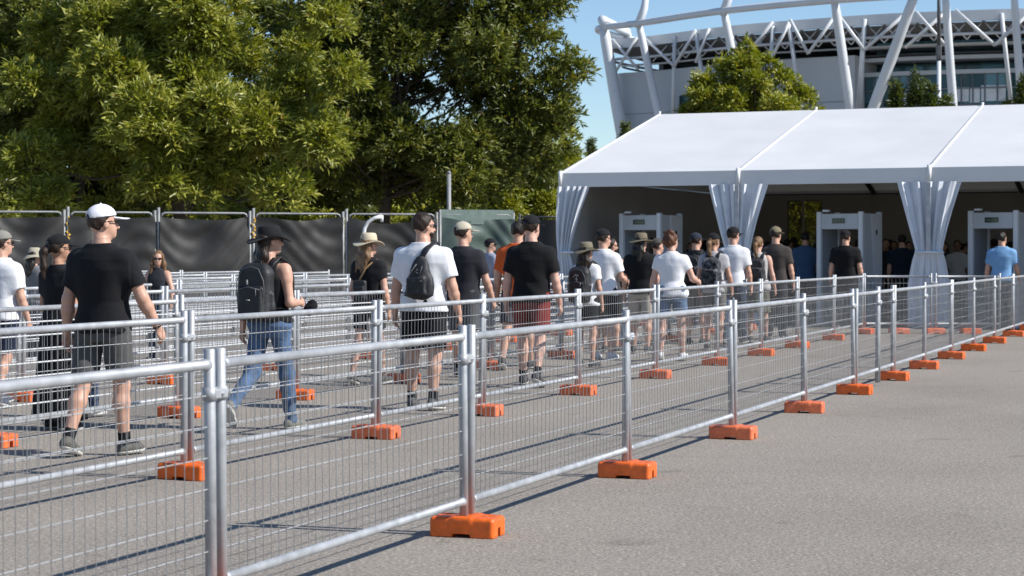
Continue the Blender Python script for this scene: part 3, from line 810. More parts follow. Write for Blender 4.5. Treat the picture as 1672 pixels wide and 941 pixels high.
def crown(name, V, Q, tint, mat, parent):
    me = np_mesh(name, V, Q, smooth=False)
    a = me.attributes.new('tint', 'FLOAT', 'POINT'); a.data.foreach_set('value', tint.astype(np.float32))
    return link(name, me, mat, parent)

def tree(label, x, d, trunk_h, trunk_r, cc, cr, lobes, clumps, nl, ls, lw, mat, seed, cat='tree', group=None, lobe_r=(.13, .27), extra_lobes=(), zmin=1.6, name='broadleaf_tree'):
    """cc: crown centre (dx, dy, z), cr: crown radii"""
    rr = np.random.default_rng(seed)
    t = empty(name, (x, d, 0)); tag(t, label, cat, group)
    cc = np.array(cc); cr = np.array(cr)
    u = rr.normal(size=(lobes, 3)); u /= np.linalg.norm(u, axis=1)[:, None]
    rad = rr.uniform(.30, .92, lobes) ** .7
    LC = cc + u * rad[:, None] * cr
    LC[:, 2] = np.maximum(LC[:, 2], zmin + .6)
    LR = rr.uniform(*lobe_r, lobes) * cr.mean()
    for (ex, ey, ez, er) in extra_lobes:
        LC = np.vstack([LC, [ex, ey, ez]]); LR = np.append(LR, er)
    w = LR ** 2; li = rr.choice(len(LR), clumps, p=w / w.sum())
    v = rr.normal(size=(clumps, 3)); v /= np.linalg.norm(v, axis=1)[:, None]
    v[:, 2] = np.where(v[:, 2] < -.6, -v[:, 2] * .6, v[:, 2])
    k = rr.uniform(.45, 1.10, clumps)
    cent = LC[li] + v * (LR[li] * k)[:, None] * np.array([1.05, 1.05, 1.0])
    ok = (cent[:, 2] > zmin) & ((np.abs(cent[:, 0]) > 1.1) | (cent[:, 2] > zmin + 1.5 * (zmin > 1.5))); cent = cent[ok]; v = v[ok]; li = li[ok]
    V, Q, ti = leaves(cent, v, nl, ls, lw, rr)
    crown('crown', V, Q, ti, mat, t)
    tr = MB()
    top = np.array([cc[0] * .8, cc[1] * .8, cc[2] + cr[2] * .55])
    pts = [(0, 0, -.1)]; rads = [trunk_r * 1.25]
    for q in range(1, 8):
        f = q / 7
        pts.append((top[0] * f ** 1.5 + rr.normal() * .08, top[1] * f ** 1.5 + rr.normal() * .08, top[2] * f)); rads.append(trunk_r * (1 - .85 * f))
    tr.tube(pts, rads, 10)
    for j in range(len(LR)):
        if j % 5 in (1, 3): continue
        h0 = min(max(trunk_h * rr.uniform(.9, 2.0), LC[j, 2] * rr.uniform(.5, .8)), top[2] * .9)
        f = h0 / top[2]; b = np.array([top[0] * f ** 1.5, top[1] * f ** 1.5, h0])
        mid = b * .45 + LC[j] * .55 + np.array([0, 0, -.08 * np.linalg.norm(LC[j] - b)]) + rr.normal(size=3) * .12
        r0 = trunk_r * (.30 * (1 - f) + .07)
        tr.tube([tuple(b), tuple(mid), tuple(LC[j])], [r0, r0 * .6, r0 * .2], 6, False)
        sel = np.flatnonzero(li == j)[:7]
        for q in sel:
            c = cent[q]; tr.tube([tuple(mid * .35 + LC[j] * .65), tuple((LC[j] + c) / 2 + rr.normal(size=3) * .05), tuple(c)], [r0 * .3, r0 * .18, .008], 4, False)
    tr.build('trunk', BARK, t)
    return t
G_T = 'broadleaf trees behind the screened fence'
tree('broad sunlit tree spreading over the black screen behind the white cap', PX(292, 59), 59, 2.6, .26, (-.3, 0, 6.3), (4.9, 3.6, 4.9), 66, 12000, 13, .26, .036, LEAF_A, 1, group=G_T,
     extra_lobes=[(4.6, -1.5, 8.2, .75), (5.0, -1.5, 6.6, .7), (4.4, -1.6, 4.7, .9), (3.3, -2, 3.2, .8), (-4.0, -2, 4.0, .9), (-3.4, -2.2, 2.9, .7), (4.6, -1.2, 9.5, .8), (1.4, -2.6, 5.6, .9), (-1.6, -2.6, 6.6, .9), (.6, -2.4, 8.6, .9)])
tree('tall dark tree with forked trunk beside the sky gap and tent', PX(618, 66), 66, 2.4, .28, (1.1, 0, 6.9), (5.2, 3.6, 5.7), 74, 13000, 12, .24, .038, LEAF_B, 2, group=G_T,
     extra_lobes=[(6.0, -1, 10.0, .7), (6.4, -1, 7.4, .8), (5.9, -1, 6.0, .8), (-2.2, -1, 11, 1.2), (5.4, -.5, 11.6, .8), (2, -.5, 12, 1.2), (4.9, -.8, 9.2, 1.2), (5.2, -.8, 8.2, 1.0), (5.6, -.6, 9.9, .9), (4.6, -.6, 10.8, 1.1), (5.6, -1, 6.8, 1.0), (5.8, -.9, 5.2, .9), (5.2, -.9, 4.2, .9), (4.4, -.4, 11.8, 1.0)])
tree('yellow-green tree with low foliage close to the tent corner', PX(868, 73), 73, 1.8, .2, (-.3, 0, 4.4), (2.4, 2.2, 3.3), 40, 6800, 10, .21, .040, LEAF_C, 3, group=G_T, zmin=.7)
tree('dense tree partly outside the frame edge beyond the black screen', PX(-70, 64), 64, 2.4, .25, (0, 0, 6.6), (4.4, 3.2, 5.2), 46, 7000, 11, .24, .040, LEAF_B, 4, group=G_T)
tree('shaded tree standing between and behind the two large trees', PX(470, 76), 76, 2.4, .26, (0, 0, 6.6), (4.8, 3, 5.8), 50, 6000, 10, .30, .05, LEAF_B, 5, group=G_T)
tree('leafy tree closing the gap behind the white-capped man', PX(130, 78), 78, 2.4, .26, (0, 0, 6.8), (5.2, 3, 6), 50, 5600, 10, .32, .055, LEAF_B, 6, group=G_T)
# the far wood behind
def treeline():
    rr = np.random.default_rng(77); n = 8500
    x = rr.uniform(-34, 3.3, n); h = 6.4 + 1.3 * np.sin(x * .55) + .8 * np.sin(x * 1.7 + 1)
    z = h * rr.random(n) ** .8
    cent = np.stack([x, 106 + rr.normal(0, 1.4, n) - 1.5 * np.cos(x * 1.1), z], 1)
    out = np.tile(np.array([.1, -.5, .5]), (n, 1))
    V, Q, ti = leaves(cent, out, 9, .5, .10, rr)
    o = crown('treeline', V, Q, ti, LEAF_C, None); tag(o, kind='stuff')
treeline()
# low growth under the trees
G_S = 'shrubs under the trees behind the fence'
for k, (px, d, w, h, lab) in enumerate([(40, 66, 2.2, 2.3, 'shrub behind the black screen at the frame edge'), (175, 70, 2.0, 2.6, 'sunlit shrub behind the post with the yellow strap'), (395, 70, 2.1, 2.5, 'shrub behind the double post of the black screen'),
                                        (540, 74, 2.2, 2.6, 'bright shrub behind the woman in the black hat'), (690, 72, 2.0, 2.7, 'bright shrub behind the dark-haired man in the white tee'), (790, 70, 1.9, 3.0, 'yellow-green shrub above the green screen')]):
    tree(lab, PX(px, d), d, .5, .06, (0, 0, h * .62), (w, 1.5, h * .62), 14, 1300, 9, .22, .045, LEAF_C if k in (1, 3, 4, 5) else LEAF_A, 20 + k, cat='shrub', group=G_S, lobe_r=(.3, .45), zmin=.15, name='shrub')
tree('rounded yellow-green tree rising behind the tent roof before the stadium', PX(1224, 78), 78, 2.6, .22, (0, 0, 6.2), (3.5, 2.6, 2.8), 70, 5400, 10, .22, .044, LEAF_C, 9,
     extra_lobes=[(-2.6, 0, 6.2, .55), (-3.2, 0, 5.4, .5), (2.6, 0, 5.6, .7), (0, 0, 9.1, .45), (-.9, 0, 8.6, .6), (1.3, 0, 8.3, .6), (-3.0, 0, 4.8, .5), (3.1, 0, 4.7, .5), (-.1, 0, 9.7, .26), (-.5, .2, 9.3, .32), (.7, 0, 8.9, .42), (1.9, 0, 7.7, .45), (-1.9, 0, 7.8, .4), (3.5, 0, 5.2, .36), (-2.2, 0, 7.0, .4), (2.5, -.3, 6.8, .45), (-3.5, 0, 5.9, .3)], lobe_r=(.11, .21), zmin=2.0)
# the hedge seen through the tent's back opening
tree('bright hedge bush seen through the opening in the back wall', 8.9, 60.0, .4, .06, (0, 0, 1.6), (2.4, 1.2, 1.7), 16, 1500, 9, .24, .05, LEAF_C, 30, cat='bush', lobe_r=(.3, .5), zmin=.1, name='hedge_bush')
def conifer(label, px, d, h, w, seed, group):
    rr = np.random.default_rng(seed)
    t = empty('conifer', (PX(px, d), d, 0)); tag(t, label, 'conifer', group)
    n = 1500
    z = h * (1 - rr.random(n) ** .6 * .93); f = 1 - z / h
    an = rr.random(n) * 2 * PI
    lay = .78 + .22 * np.sin(z * 5.5 + an * 2)
    r = w * (f ** .75) * lay * rr.uniform(.5, 1.05, n)
    cent = np.stack([r * np.cos(an), r * np.sin(an), z], 1)
    out = np.stack([np.cos(an), np.sin(an), np.full(n, .35)], 1)
    V, Q, ti = leaves(cent, out, 9, .34, .05, rr)
    crown('crown', V, Q, ti, LEAF_D, t)
    m = MB(); m.tube([(0, 0, -.1), (0, 0, h * .96)], [.18, .02], 8); m.build('trunk', BARK, t)
for a in [('conifer beside the foot of the big slanted stadium column', 1462, 100, 10.3, 1.25, 40, 'conifers before the stadium glass'), ('tallest of the conifers left of the slim black and white pole'.replace('left of', 'next to'), 1498, 100, 10.7, 1.4, 41, 'conifers before the stadium glass'),
          ('narrow conifer just before the slim black and white pole', 1519, 98, 10.0, 1.0, 42, 'conifers before the stadium glass'), ('short conifer beyond the slim black and white pole', 1545, 101, 9.7, 1.2, 43, 'conifers before the stadium glass'),
          ('low conifer by the tent ridge near the frame edge', 1645, 100, 9.2, .9, 44, 'conifers before the stadium glass'), ('conifer cut by the frame edge above the tent ridge', 1672, 100, 10.6, 1.4, 45, 'conifers before the stadium glass'),
          ('far small conifer in the sky gap beside the tent corner', 966, 150, 10.3, 1.2, 46, None), ('small dark bush-like conifer at the foot of the outermost stadium column', 1022, 120, 9.4, 1.0, 47, None)]:
    conifer(*a)
# ------------------------------------------------------------------ people
BLACK = srgb(24, 24, 27); WHITE = (.72, .72, .74); GREY = (.40, .39, .40)
SK = {'fair': (.52, .30, .215), 'tan': (.40, .215, .14), 'pink': (.56, .33, .25), 'brown': (.17, .085, .05)}
HC = {'brown': (.024, .014, .009), 'dark': (.014, .010, .008), 'auburn': (.085, .032, .014), 'ginger': (.15, .066, .03), 'light': (.15, .085, .042)}
RUBBER = noisy('sole_rubber', (.50, .49, .46), var=.15, rough=.7)
SOLE_D = noisy('sole_dark', (.16, .15, .135), var=.2, rough=.8)
GLOSS = noisy('sunglass_plastic', (.012, .012, .013), rough=.18, rvar=.03)
def hairmat(c):
    key = 'hair_%d' % int(c[0] * 9999)
    if key in _M: return _M[key]
    m, nt, b = nodes(key); L = nt.links.new
    tc = N(nt, 'ShaderNodeTexCoord'); mp = N(nt, 'ShaderNodeMapping'); mp.inputs['Scale'].default_value = (90, 90, 9)
    L(tc.outputs['Object'], mp.inputs[0]); nz = N(nt, 'ShaderNodeTexNoise', Scale=1.0, Detail=4); L(mp.outputs[0], nz.inputs['Vector'])
    r = ramp(nt, nz.outputs['Fac'], [(.3, tuple(x * .5 for x in c)), (.7, tuple(x * 1.6 for x in c))]); L(r.outputs[0], b.inputs['Base Color'])
    b.inputs['Roughness'].default_value = .5; b.inputs['Specular IOR Level'].default_value = .3
    bp = N(nt, 'ShaderNodeBump', Strength=.8, Distance=.01); L(nz.outputs['Fac'], bp.inputs['Height']); L(bp.outputs[0], b.inputs['Normal'])
    _M[key] = m; return m
def camo():
    if 'camo' in _M: return _M['camo']
    m, nt, b = nodes('camouflage_cloth'); L = nt.links.new
    tc = N(nt, 'ShaderNodeTexCoord'); nz = N(nt, 'ShaderNodeTexNoise', Scale=15, Detail=2, Distortion=.6); L(tc.outputs['Object'], nz.inputs['Vector'])
    r = ramp(nt, nz.outputs['Fac'], [(.40, (.012, .013, .015)), (.47, (.07, .075, .085)), (.55, (.03, .032, .038)), (.62, (.16, .165, .18))]); r.color_ramp.interpolation = 'CONSTANT'
    L(r.outputs[0], b.inputs['Base Color']); b.inputs['Roughness'].default_value = .85; _M['camo'] = m; return m

def rotx(a): return np.array([[1, 0, 0], [0, math.cos(a), -math.sin(a)], [0, math.sin(a), math.cos(a)]])
def rotz(a): return np.array([[math.cos(a), -math.sin(a), 0], [math.sin(a), math.cos(a), 0], [0, 0, 1]])
def unit(v): v = np.array(v, float); return v / np.linalg.norm(v)
def folds(ph, amp, fx=9, fz=20):
    def fn(X, Y, Z):
        a = np.sin(fz * Z + 5 * np.sin(6.5 * X + ph) + 3 * np.sin(7 * Y + 2 * ph)); b = np.sin(fx * X - 6 * Z + ph * 2 + 2.5 * Y)
        c = np.sin(fz * 1.9 * Z - 16 * X + ph * 3 + 4 * np.sin(9 * Y + ph))
        return amp * (a * b * .8 + .45 * c * np.sin(8 * X + 9 * Z + ph))
    return fn

def drape(ph, amp, hem, s):
    # folds that hang from the shoulders and bunch above the waist
    def fn(X, Y, Z):
        v = (Z - hem) / (.6 * s)
        hang = np.sin(19 * X + 2.2 * np.sin(4.2 * Z + ph) + 9 * Y + ph) * np.clip(1.1 - v, .15, 1)
        bunch = np.sin(30 * Z + 7 * np.sin(5 * X + ph) + 4 * X) * np.exp(-((v - .28) / .22) ** 2) * (.55 + .45 * np.sin(6 * X + 2 * ph))
        pull = np.sin(26 * (np.abs(X) * .8 + Z) + ph) * np.exp(-((v - .95) / .22) ** 2) * .6
        return amp * (hang * .75 + bunch * .9 + pull)
    return fn
def person(label, px, d, H, yaw=-20, sex='m', w=1.0, skin_='fair', head=(0, 0), hair='short', hc='brown', hat=None, hatc=BLACK, glasses=True, beard=False,
           top='tee', topc=BLACK, bot='shorts', botc=BLACK, shoes=(.03, .03, .032), sole='l', legs=(0, 0, 0, 0, 0, 0), arms=(0, 8, 12, 0, 0, 8, 12, 0), kind=None, group=None, feet_z=0.0, dx=0.0, socks=None, band=False):
    """legs: (hip L, knee L, foot L, hip R, knee R, foot R) in degrees; arms: (swing L, away L, elbow L, inward L, the same for R)"""
    s = H / 1.76
    fem = sex == 'f'
    cell = min(max(.0075, d / 1958 * .9), .0135)
    t = empty('person', (PX(px, d) + dx, d, feet_z), R(yaw))
    tag(t, label, 'person', group)
    rs = np.random.default_rng(abs(hash(round(px * 7 + d * 13))) % 99991); ph = rs.random() * 6
    if fem:
        secs = [(.80, .13, .10, .0), (.90, .178, .122, -.012), (.96, .172, .118, -.01), (1.08, .128, .092, .0), (1.20, .142, .105, .008), (1.30, .155, .105, .0), (1.39, .150, .085, -.012), (1.445, .105, .068, -.018), (1.49, .055, .056, -.015), (1.52, .045, .05, -.01)]
        shx, shz, hx, lim = .158, 1.395, .088, .90
    else:
        secs = [(.80, .13, .11, .0), (.88, .165, .122, -.008), (.96, .163, .120, .0), (1.08, .146, .110, .005), (1.20, .164, .119, .0), (1.31, .188, .122, -.005), (1.385, .178, .102, -.015), (1.43, .146, .086, -.02), (1.47, .100, .070, -.02), (1.505, .064, .062, -.018), (1.53, .052, .056, -.012)]
        shx, shz, hx, lim = .186, 1.382, .092, 1.0
    secs = [(z * s, a * s * w, b * s * (1 + (w - 1) * .8), y * s) for z, a, b, y in secs]
    lw = lim * (1 + (w - 1) * .7)
    lg = .82 if bot in ('jeans', 'trousers') else 1
    # legs
    HIP, TH, SHN = .90 * s, .425 * s, .405 * s
    J = {}
    low = 9
    for i, sd in ((0, -1), (1, 1)):
        h, k, f = [R(a) for a in legs[i * 3:i * 3 + 3]]
        sp = .045 * sd
        hip = np.array([hx * s * w * sd, 0, HIP])
        kn = hip + TH * unit([sp, math.sin(h), -math.cos(h)])
        an = kn + SHN * unit([sp * .5, math.sin(h - k), -math.cos(h - k)])
        fy = np.array([.16 * sd, math.cos(f), -math.sin(f)]); fy = unit(fy)
        fx = unit(np.cross(fy, [0, 0, 1])); fz = np.cross(fx, fy)
        FM = np.stack([fx, fy, fz], 1)
        J[i] = (hip, kn, an, FM)
        for y in (-.06, .12, .19): low = min(low, (an + FM @ (np.array([0, y, -.088]) * s))[2])
    dz = -low
    up = np.array([0, 0, dz])
    for i in J: J[i] = (J[i][0] + up, J[i][1] + up, J[i][2] + up, J[i][3])
    secs = [(z + dz, a, b, y) for z, a, b, y in secs]
    # arms
    A = {}
    for i, sd in ((0, -1), (1, 1)):
        sw, ab, el, inw = arms[i * 4:i * 4 + 4]
        sh = np.array([shx * s * w * sd * .97, -.012 * s, shz * s + dz])
        ud = unit([sd * math.sin(R(ab)), math.sin(R(sw)) * math.cos(R(ab)), -math.cos(R(sw)) * math.cos(R(ab))])
        a2 = R(sw + el)
        fd = unit([sd * math.sin(R(ab)) * .6 - sd * inw, math.sin(a2), -math.cos(a2)])
        elb = sh + ud * .295 * s; wr = elb + fd * .255 * s
        A[i] = (sh, elb, wr, ud, fd)
    ccell = cell
    X = .62 * s * max(w, 1); 
    allp = np.array([p for v in A.values() for p in v[:3]] + [p for v in J.values() for p in v[:3]])
    lo = np.minimum(allp.min(0) - .16, [-.24 * w, -.2, .0]); hi = np.maximum(allp.max(0) + .16, [.24 * w, .2, 1.80 * s + dz])
    # ---------------- body
    F = Field(lo, hi, cell)
    F.loft([(z, max(a - .012, .03), max(b - .012, .03), y) for z, a, b, y in secs])
    for i in J:
        hip, kn, an, FM = J[i]
        F.cap(hip + [0, 0, -.02], kn, .082 * s * lw * lg, .054 * s * lw * lg, k=.03)
        cf = kn + (an - kn) * .30 + np.array([0, -.016 * s, 0])
        F.cap(kn, cf, .050 * s * lw * lg, .056 * s * lw * lg, k=.03); F.cap(cf, an, .055 * s * lw * lg, .033 * s * lw, k=.03)
        if lg == 1: F.cap(kn + [0, .022 * s, .01], kn + [0, .02 * s, -.03], .033 * s, .03 * s, k=.03)
        F.cap(an, an + FM @ np.array([0, .05 * s, -.03 * s]), .034 * s, .03 * s, k=.02)
    for i in A:
        sh, elb, wr, ud, fd = A[i]
        F.cap(sh, sh + ud * .08 * s, .060 * s * lw, .055 * s * lw, k=.05)
        F.cap(sh + ud * .05 * s, elb, .052 * s * lw, .040 * s * lw, k=.03)
        m_ = elb + fd * .075 * s
        F.cap(elb, m_, .039 * s * lw, .044 * s * lw, k=.03); F.cap(m_, wr, .043 * s * lw, .027 * s * lw, k=.02)
    HY, HP = R(head[0]), R(head[1])
    HM = rotz(HY) @ rotx(HP)
    hc0 = np.array([0, .0, 1.645 * s + dz])
    hp = lambda x, y, z: hc0 + HM @ (np.array([x, y, z]) * s)
    nb = np.array([0, -.02 * s, 1.46 * s + dz])
    F.cap(nb, hp(0, -.018, -.05), .060 * s * (1 if not fem else .84), .056 * s * (1 if not fem else .82), k=.035)
    F.ell(hp(0, -.012, .022), np.array([.077, .098, .093]) * s, HM, k=.02)
    F.ell(hp(0, .035, -.045), np.array([.058, .062, .070]) * s, HM, k=.03)
    F.cap(hp(0, .072, -.090), hp(0, .062, -.092), .020 * s, .02 * s, k=.03)
    F.cap(hp(0, .092, .0), hp(0, .112, -.035), .010 * s, .014 * s, k=.014)
    F.cap(hp(-.03, .076, .026), hp(.03, .076, .026), .014 * s, .014 * s, k=.015)
    F.cap(hp(-.016, .083, -.062), hp(.016, .083, -.062), .0095 * s, .0095 * s, k=.008)
    for sd in (-1, 1):
        F.ell(hp(sd * .079, -.004, -.012), np.array([.012, .022, .032]) * s, HM, k=.008)
        F.ell(hp(sd * .033, .088, .004), np.array([.018, .012, .012]) * s, HM, sub=True)
    extra = []
    hcell = .0042 if d < 22 else (.0052 if d < 34 else .007)
    for i, sd in ((0, -1), (1, 1)):
        sh, elb, wr, ud, fd = A[i]
        n = unit(np.array([-sd, 0, 0]) - fd * (-sd * fd[0])); tt = unit(np.cross(n, fd) * 1.0)
        if tt[1] < 0 and abs(tt[1]) > .3: tt = -tt
        if abs(tt[1]) <= .3 and tt[2] < 0: tt = -tt
        q = .97 * s * (1 if not fem else .9)
        G = Field(wr - .24 * s, wr + .24 * s, hcell)
        P = lambda a, b, c: wr + fd * a * q + tt * b * q + n * c * q
        G.cap(P(-.03, 0, 0), P(.01, 0, 0), .0265 * s * lw, .024 * s, k=.0)
        HB = np.stack([tt, n, fd], 1)
        G.ell(P(.05, -.002, 0), np.array([.041, .017, .054]) * q, HB, k=.02)
        for off, ln, fr in ((.030, .072, 0), (.010, .080, 1), (-.011, .074, 2), (-.030, .058, 3)):
            c1, c2 = R(18 + 4 * fr), R(52 + 6 * fr)
            b0 = P(.082 - .012 * abs(off) / .03, off, 0)
            b1 = b0 + (fd * math.cos(c1) + n * math.sin(c1)) * ln * .5 * q
            b2 = b1 + (fd * math.cos(c2) + n * math.sin(c2)) * ln * .5 * q
            G.cap(P(.05, off * .8, 0), b0, .0095 * q, .0095 * q, k=.01)
            G.cap(b0, b1, .0092 * q, .0084 * q, k=.004); G.cap(b1, b2, .0084 * q, .007 * q, k=.003)
        t0 = P(.02, .026, .002); t1 = P(.058, .052, .014); t2 = P(.088, .056, .026)
        G.cap(t0, t1, .0135 * q, .011 * q, k=.012); G.cap(t1, t2, .0105 * q, .0085 * q, k=.003)
        extra.append(G.geo()); 
    F.build('body', skin(SK[skin_]), t, extra)
    # ---------------- top
    mt = cloth(topc)
    F = Field(lo, hi, cell)
    if top in ('tee', 'vest', 'tank'):
        hem = (.865 if top != 'tank' else .93) * s + dz
        pad = .013 + (.008 if not fem else .002)
        def neck(Xg, Y, Z):
            return Z - (1.475 * s + dz) - .35 * np.abs(Xg) * 0 - .30 * (-(Y))   # neckline sits higher at the back
        sec2 = [(z, a + pad + (.009 * s if z < 1.1 * s + dz and not fem else .004), b + pad, y) for z, a, b, y in secs]
        ex = None
        if top == 'tank':
            zt = 1.43 * s + dz
            ex = lambda Xg, Y, Z: np.maximum(np.abs(Xg) - np.interp(Z, [1.22 * s + dz, 1.33 * s + dz, 1.5 * s + dz], [.3, .118 * s * w, .095 * s * w]), np.where(np.abs(Xg) < .055 * s, Z - 1.40 * s - dz + .25 * np.abs(Xg), Z - 1.5 * s - dz)) + 0 * Y
        if top == 'vest':
            ex = lambda Xg, Y, Z: np.abs(Xg) - np.interp(Z, [1.22 * s + dz, 1.34 * s + dz, 1.5 * s + dz], [.3, .165 * s * w, .14 * s * w]) + 0 * Y
        F.loft(sec2, zlo=hem, zhi=1.50 * s + dz, extra=ex)
        if top == 'tee':
            for i in A:
                sh, elb, wr, ud, fd = A[i]
                c = sh + ud * (.205 if not fem else .15) * s
                F.cap(sh - ud * .0, sh + ud * .30 * s, (.067 if not fem else .060) * s * lw, (.070 if not fem else .060) * s * lw, k=.075, cut=(c, ud))
            F.add(F.lo, np.array(hi), neck, 0) if False else None
        F.cut(lambda Xg, Y, Z: Z - (1.505 * s + dz) - .0 * Xg + .10 * Y)
        F.warp(drape(ph, (.0062 if top == 'tee' else .0035), hem, s))
        F.warp(lambda Xg, Y, Z: -.006 * np.exp(-((Z - hem) / .05) ** 2) * (1 + .8 * np.sin(26 * Xg + 14 * Y + ph)))
        F.cut(lambda Xg, Y, Z: hem - Z + .010 * np.sin(7 * Xg + ph) + .008 * np.sin(11 * Y + ph))
        F.build({'tee': 't_shirt', 'vest': 'vest', 'tank': 'tank_top'}[top], mt, t)
    # ---------------- bottom
    mb_ = cloth(botc, 'denim' if bot == 'jeans' or bot == 'denim_shorts' else 'cotton')
    F = Field(lo, hi, cell)
    F.loft([(z, a + .014, b + .014, y) for z, a, b, y in secs], zlo=.80 * s + dz, zhi=(1.0 if not fem else 1.03) * s + dz)
    if bot in ('shorts', 'denim_shorts'):
        for i in J:
            hip, kn, an, FM = J[i]
            ud = unit(kn - hip); L = np.linalg.norm(kn - hip)
            f = {'shorts': .86 if not fem else .62, 'denim_shorts': .70}[bot]
            c = hip + ud * L * f
            F.cap(hip + [0, 0, -.0], hip + ud * L * 1.15, .102 * s * lw, .092 * s * lw, k=.03, cut=(c, ud))
        F.warp(folds(ph + 2, .0055, 11, 15))
        nm = 'shorts'
    elif bot in ('jeans', 'trousers'):
        loose = 1.0 if bot == 'jeans' else 1.12
        for i in J:
            hip, kn, an, FM = J[i]
            F.cap(hip, kn, .099 * s * lw, .076 * s * lw * loose, k=.03)
            e = an + unit(an - kn) * .03 * s
            F.cap(kn, e, .075 * s * lw * loose, .058 * s * lw * loose, k=.03, cut=(e, unit(an - kn)))
        F.warp(folds(ph + 2, .0055, 10, 26))
        nm = 'jeans' if bot == 'jeans' else 'trousers'
    else:
        z0 = (.10 if bot == 'long_skirt' else .52) * s
        wd = .26 if bot == 'long_skirt' else .21
        F.loft([(z0, wd * s, .2 * s, 0), (.55 * s + dz, .20 * s, .16 * s, -.01), (.92 * s + dz, .185 * s, .13 * s, -.01), (1.03 * s + dz, .145 * s, .11 * s, 0)])
        F.warp(lambda Xg, Y, Z: .011 * np.sin(np.arctan2(Xg, Y + 1e-4) * 11 + 2 * np.sin(Z * 4)) * np.clip((.95 * s - Z) / .5, 0, 1))
        nm = 'skirt'
    F.build(nm, mb_, t)
    # ---------------- shoes
    msh = noisy('shoe_%d_%d' % (int(shoes[0] * 999), int(shoes[2] * 999)), shoes, var=.25, scale=30, rough=.7, bump=.3, bscale=90)
    for i in J:
        hip, kn, an, FM = J[i]
        P = lambda x, y, z: an + FM @ (np.array([x, y, z]) * s)
        for part in ('shoe', 'sole'):
            G = Field(an - .27 * s, an + .27 * s, min(.0065, cell) if d < 24 else .009)
            k_ = .0 if part == 'shoe' else .006
            G.cap(P(0, -.035, -.045), P(0, .03, -.045), .041 * s + k_, .044 * s + k_, k=.03)
            G.cap(P(0, .03, -.048), P(.006 * (1 if i else -1), .125, -.058), .043 * s + k_, .046 * s + k_, k=.03)
            G.cap(P(0, .12, -.062), P(-.004 * (1 if i else -1), .175, -.068), .042 * s + k_, .030 * s + k_, k=.02)
            if part == 'shoe':
                G.cap(P(0, -.02, -.03), P(0, .0, .012), .040 * s, .042 * s, k=.03, cut=(P(0, 0, .012), FM[:, 2]))
                G.cut(lambda X_, Y, Z: -((X_ - an[0]) * FM[0, 2] + (Y - an[1]) * FM[1, 2] + (Z - an[2]) * FM[2, 2]) - .070 * s)
                sho = G.build('shoe', msh, t)
            else:
                G.cut(lambda X_, Y, Z: np.abs((X_ - an[0]) * FM[0, 2] + (Y - an[1]) * FM[1, 2] + (Z - an[2]) * FM[2, 2] + .077 * s) - .0115 * s)
                G.build('sole', RUBBER if sole == 'l' else SOLE_D, sho)
        if socks is not None:
            ax = unit(kn - an); G = Field(an - .2 * s, an + .25 * s, .007)
            G.cap(an - ax * .02 * s, an + ax * .085 * s, .041 * s * lw, .043 * s * lw, cut=(an + ax * .075 * s, ax)); G.build('sock', cloth(socks), t)
    if band:
        sh, elb, wr, ud, fd = A[1]; c = wr - fd * .012 * s; G = Field(c - .09, c + .09, .0045)
        G.cap(c - fd * .05, c + fd * .05, .034 * s, .032 * s, cut=(c + fd * .009, fd)); G.cut(lambda X_, Y, Z: -((X_ - c[0]) * fd[0] + (Y - c[1]) * fd[1] + (Z - c[2]) * fd[2]) - .009); G.build('wristband', GLOSS, t)
    # ---------------- hair
    mh = hairmat(HC[hc])
    if hair:
        G = Field(hc0 - np.array([.26, .34, .62]) * s, hc0 + np.array([.26, .3, .26]) * s, min(cell, .010))
        cutf = lambda a, b, c: np.maximum(b - (.020 + .75 * (c + .01)) if True else 0, -(c + .088 * s) + .25 * np.maximum(b, 0))
        G.ell(hp(0, -.016, .026), np.array([.088, .107, .104]) * s, HM, extra=lambda a, b, c: np.maximum(b - (.028 * s + .75 * c), -(c + (.095 if hair != 'bald' else .05) * s) - .5 * b))
        if beard:
            G.ell(hp(0, .038, -.066), np.array([.063, .064, .062]) * s, HM, extra=lambda a, b, c: np.maximum(c - .012 * s, -(b + .03 * s)))
        if hair == 'long':
            for sx in (-.05, -.017, .017, .05):
                G.cap(hp(sx, -.06, .01), hp(sx * 1.35, -.088, -.14), .045 * s, .045 * s, k=.03)
                G.cap(hp(sx * 1.35, -.088, -.14), hp(sx * 1.5, -.135, -.30 - .02 * math.sin(sx * 90)), .044 * s, .018 * s, k=.03)
        if hair == 'frame':
            for sd in (-1, 1):
                G.cap(hp(sd * .07, .02, .03), hp(sd * .095, .03, -.10), .032 * s, .036 * s, k=.03)
                G.cap(hp(sd * .095, .03, -.10), hp(sd * .115, .06, -.26), .036 * s, .018 * s, k=.03)
        if hair == 'pony':
            G.cap(hp(0, -.105, .01), hp(.005, -.15, -.03), .03 * s, .036 * s, k=.02)
            G.cap(hp(.005, -.15, -.03), hp(.02, -.155, -.17), .037 * s, .03 * s, k=.02); G.cap(hp(.02, -.155, -.17), hp(.03, -.15, -.28), .029 * s, .008 * s, k=.02)
        if hair == 'bun':
            G.ell(hp(.0, -.07, .125), np.array([.058, .05, .034]) * s, HM, k=.04); G.ell(hp(.03, -.05, .115), np.array([.04, .035, .03]) * s, HM, k=.03); G.ell(hp(-.02, -.06, .0), np.array([.098, .075, .09]) * s, HM, k=.03); G.cap(hp(-.04, -.09, .1), hp(-.065, -.1, .125), .02, .010, k=.02)
        G.warp(lambda X_, Y, Z: (.010 if hair == 'bun' else .005) * np.sin(55 * X_ + 30 * Z + ph) * np.sin(40 * Y + 22 * Z))
        G.build('hair', mh, t)
    # ---------------- headgear
    mhat = cloth(hatc)
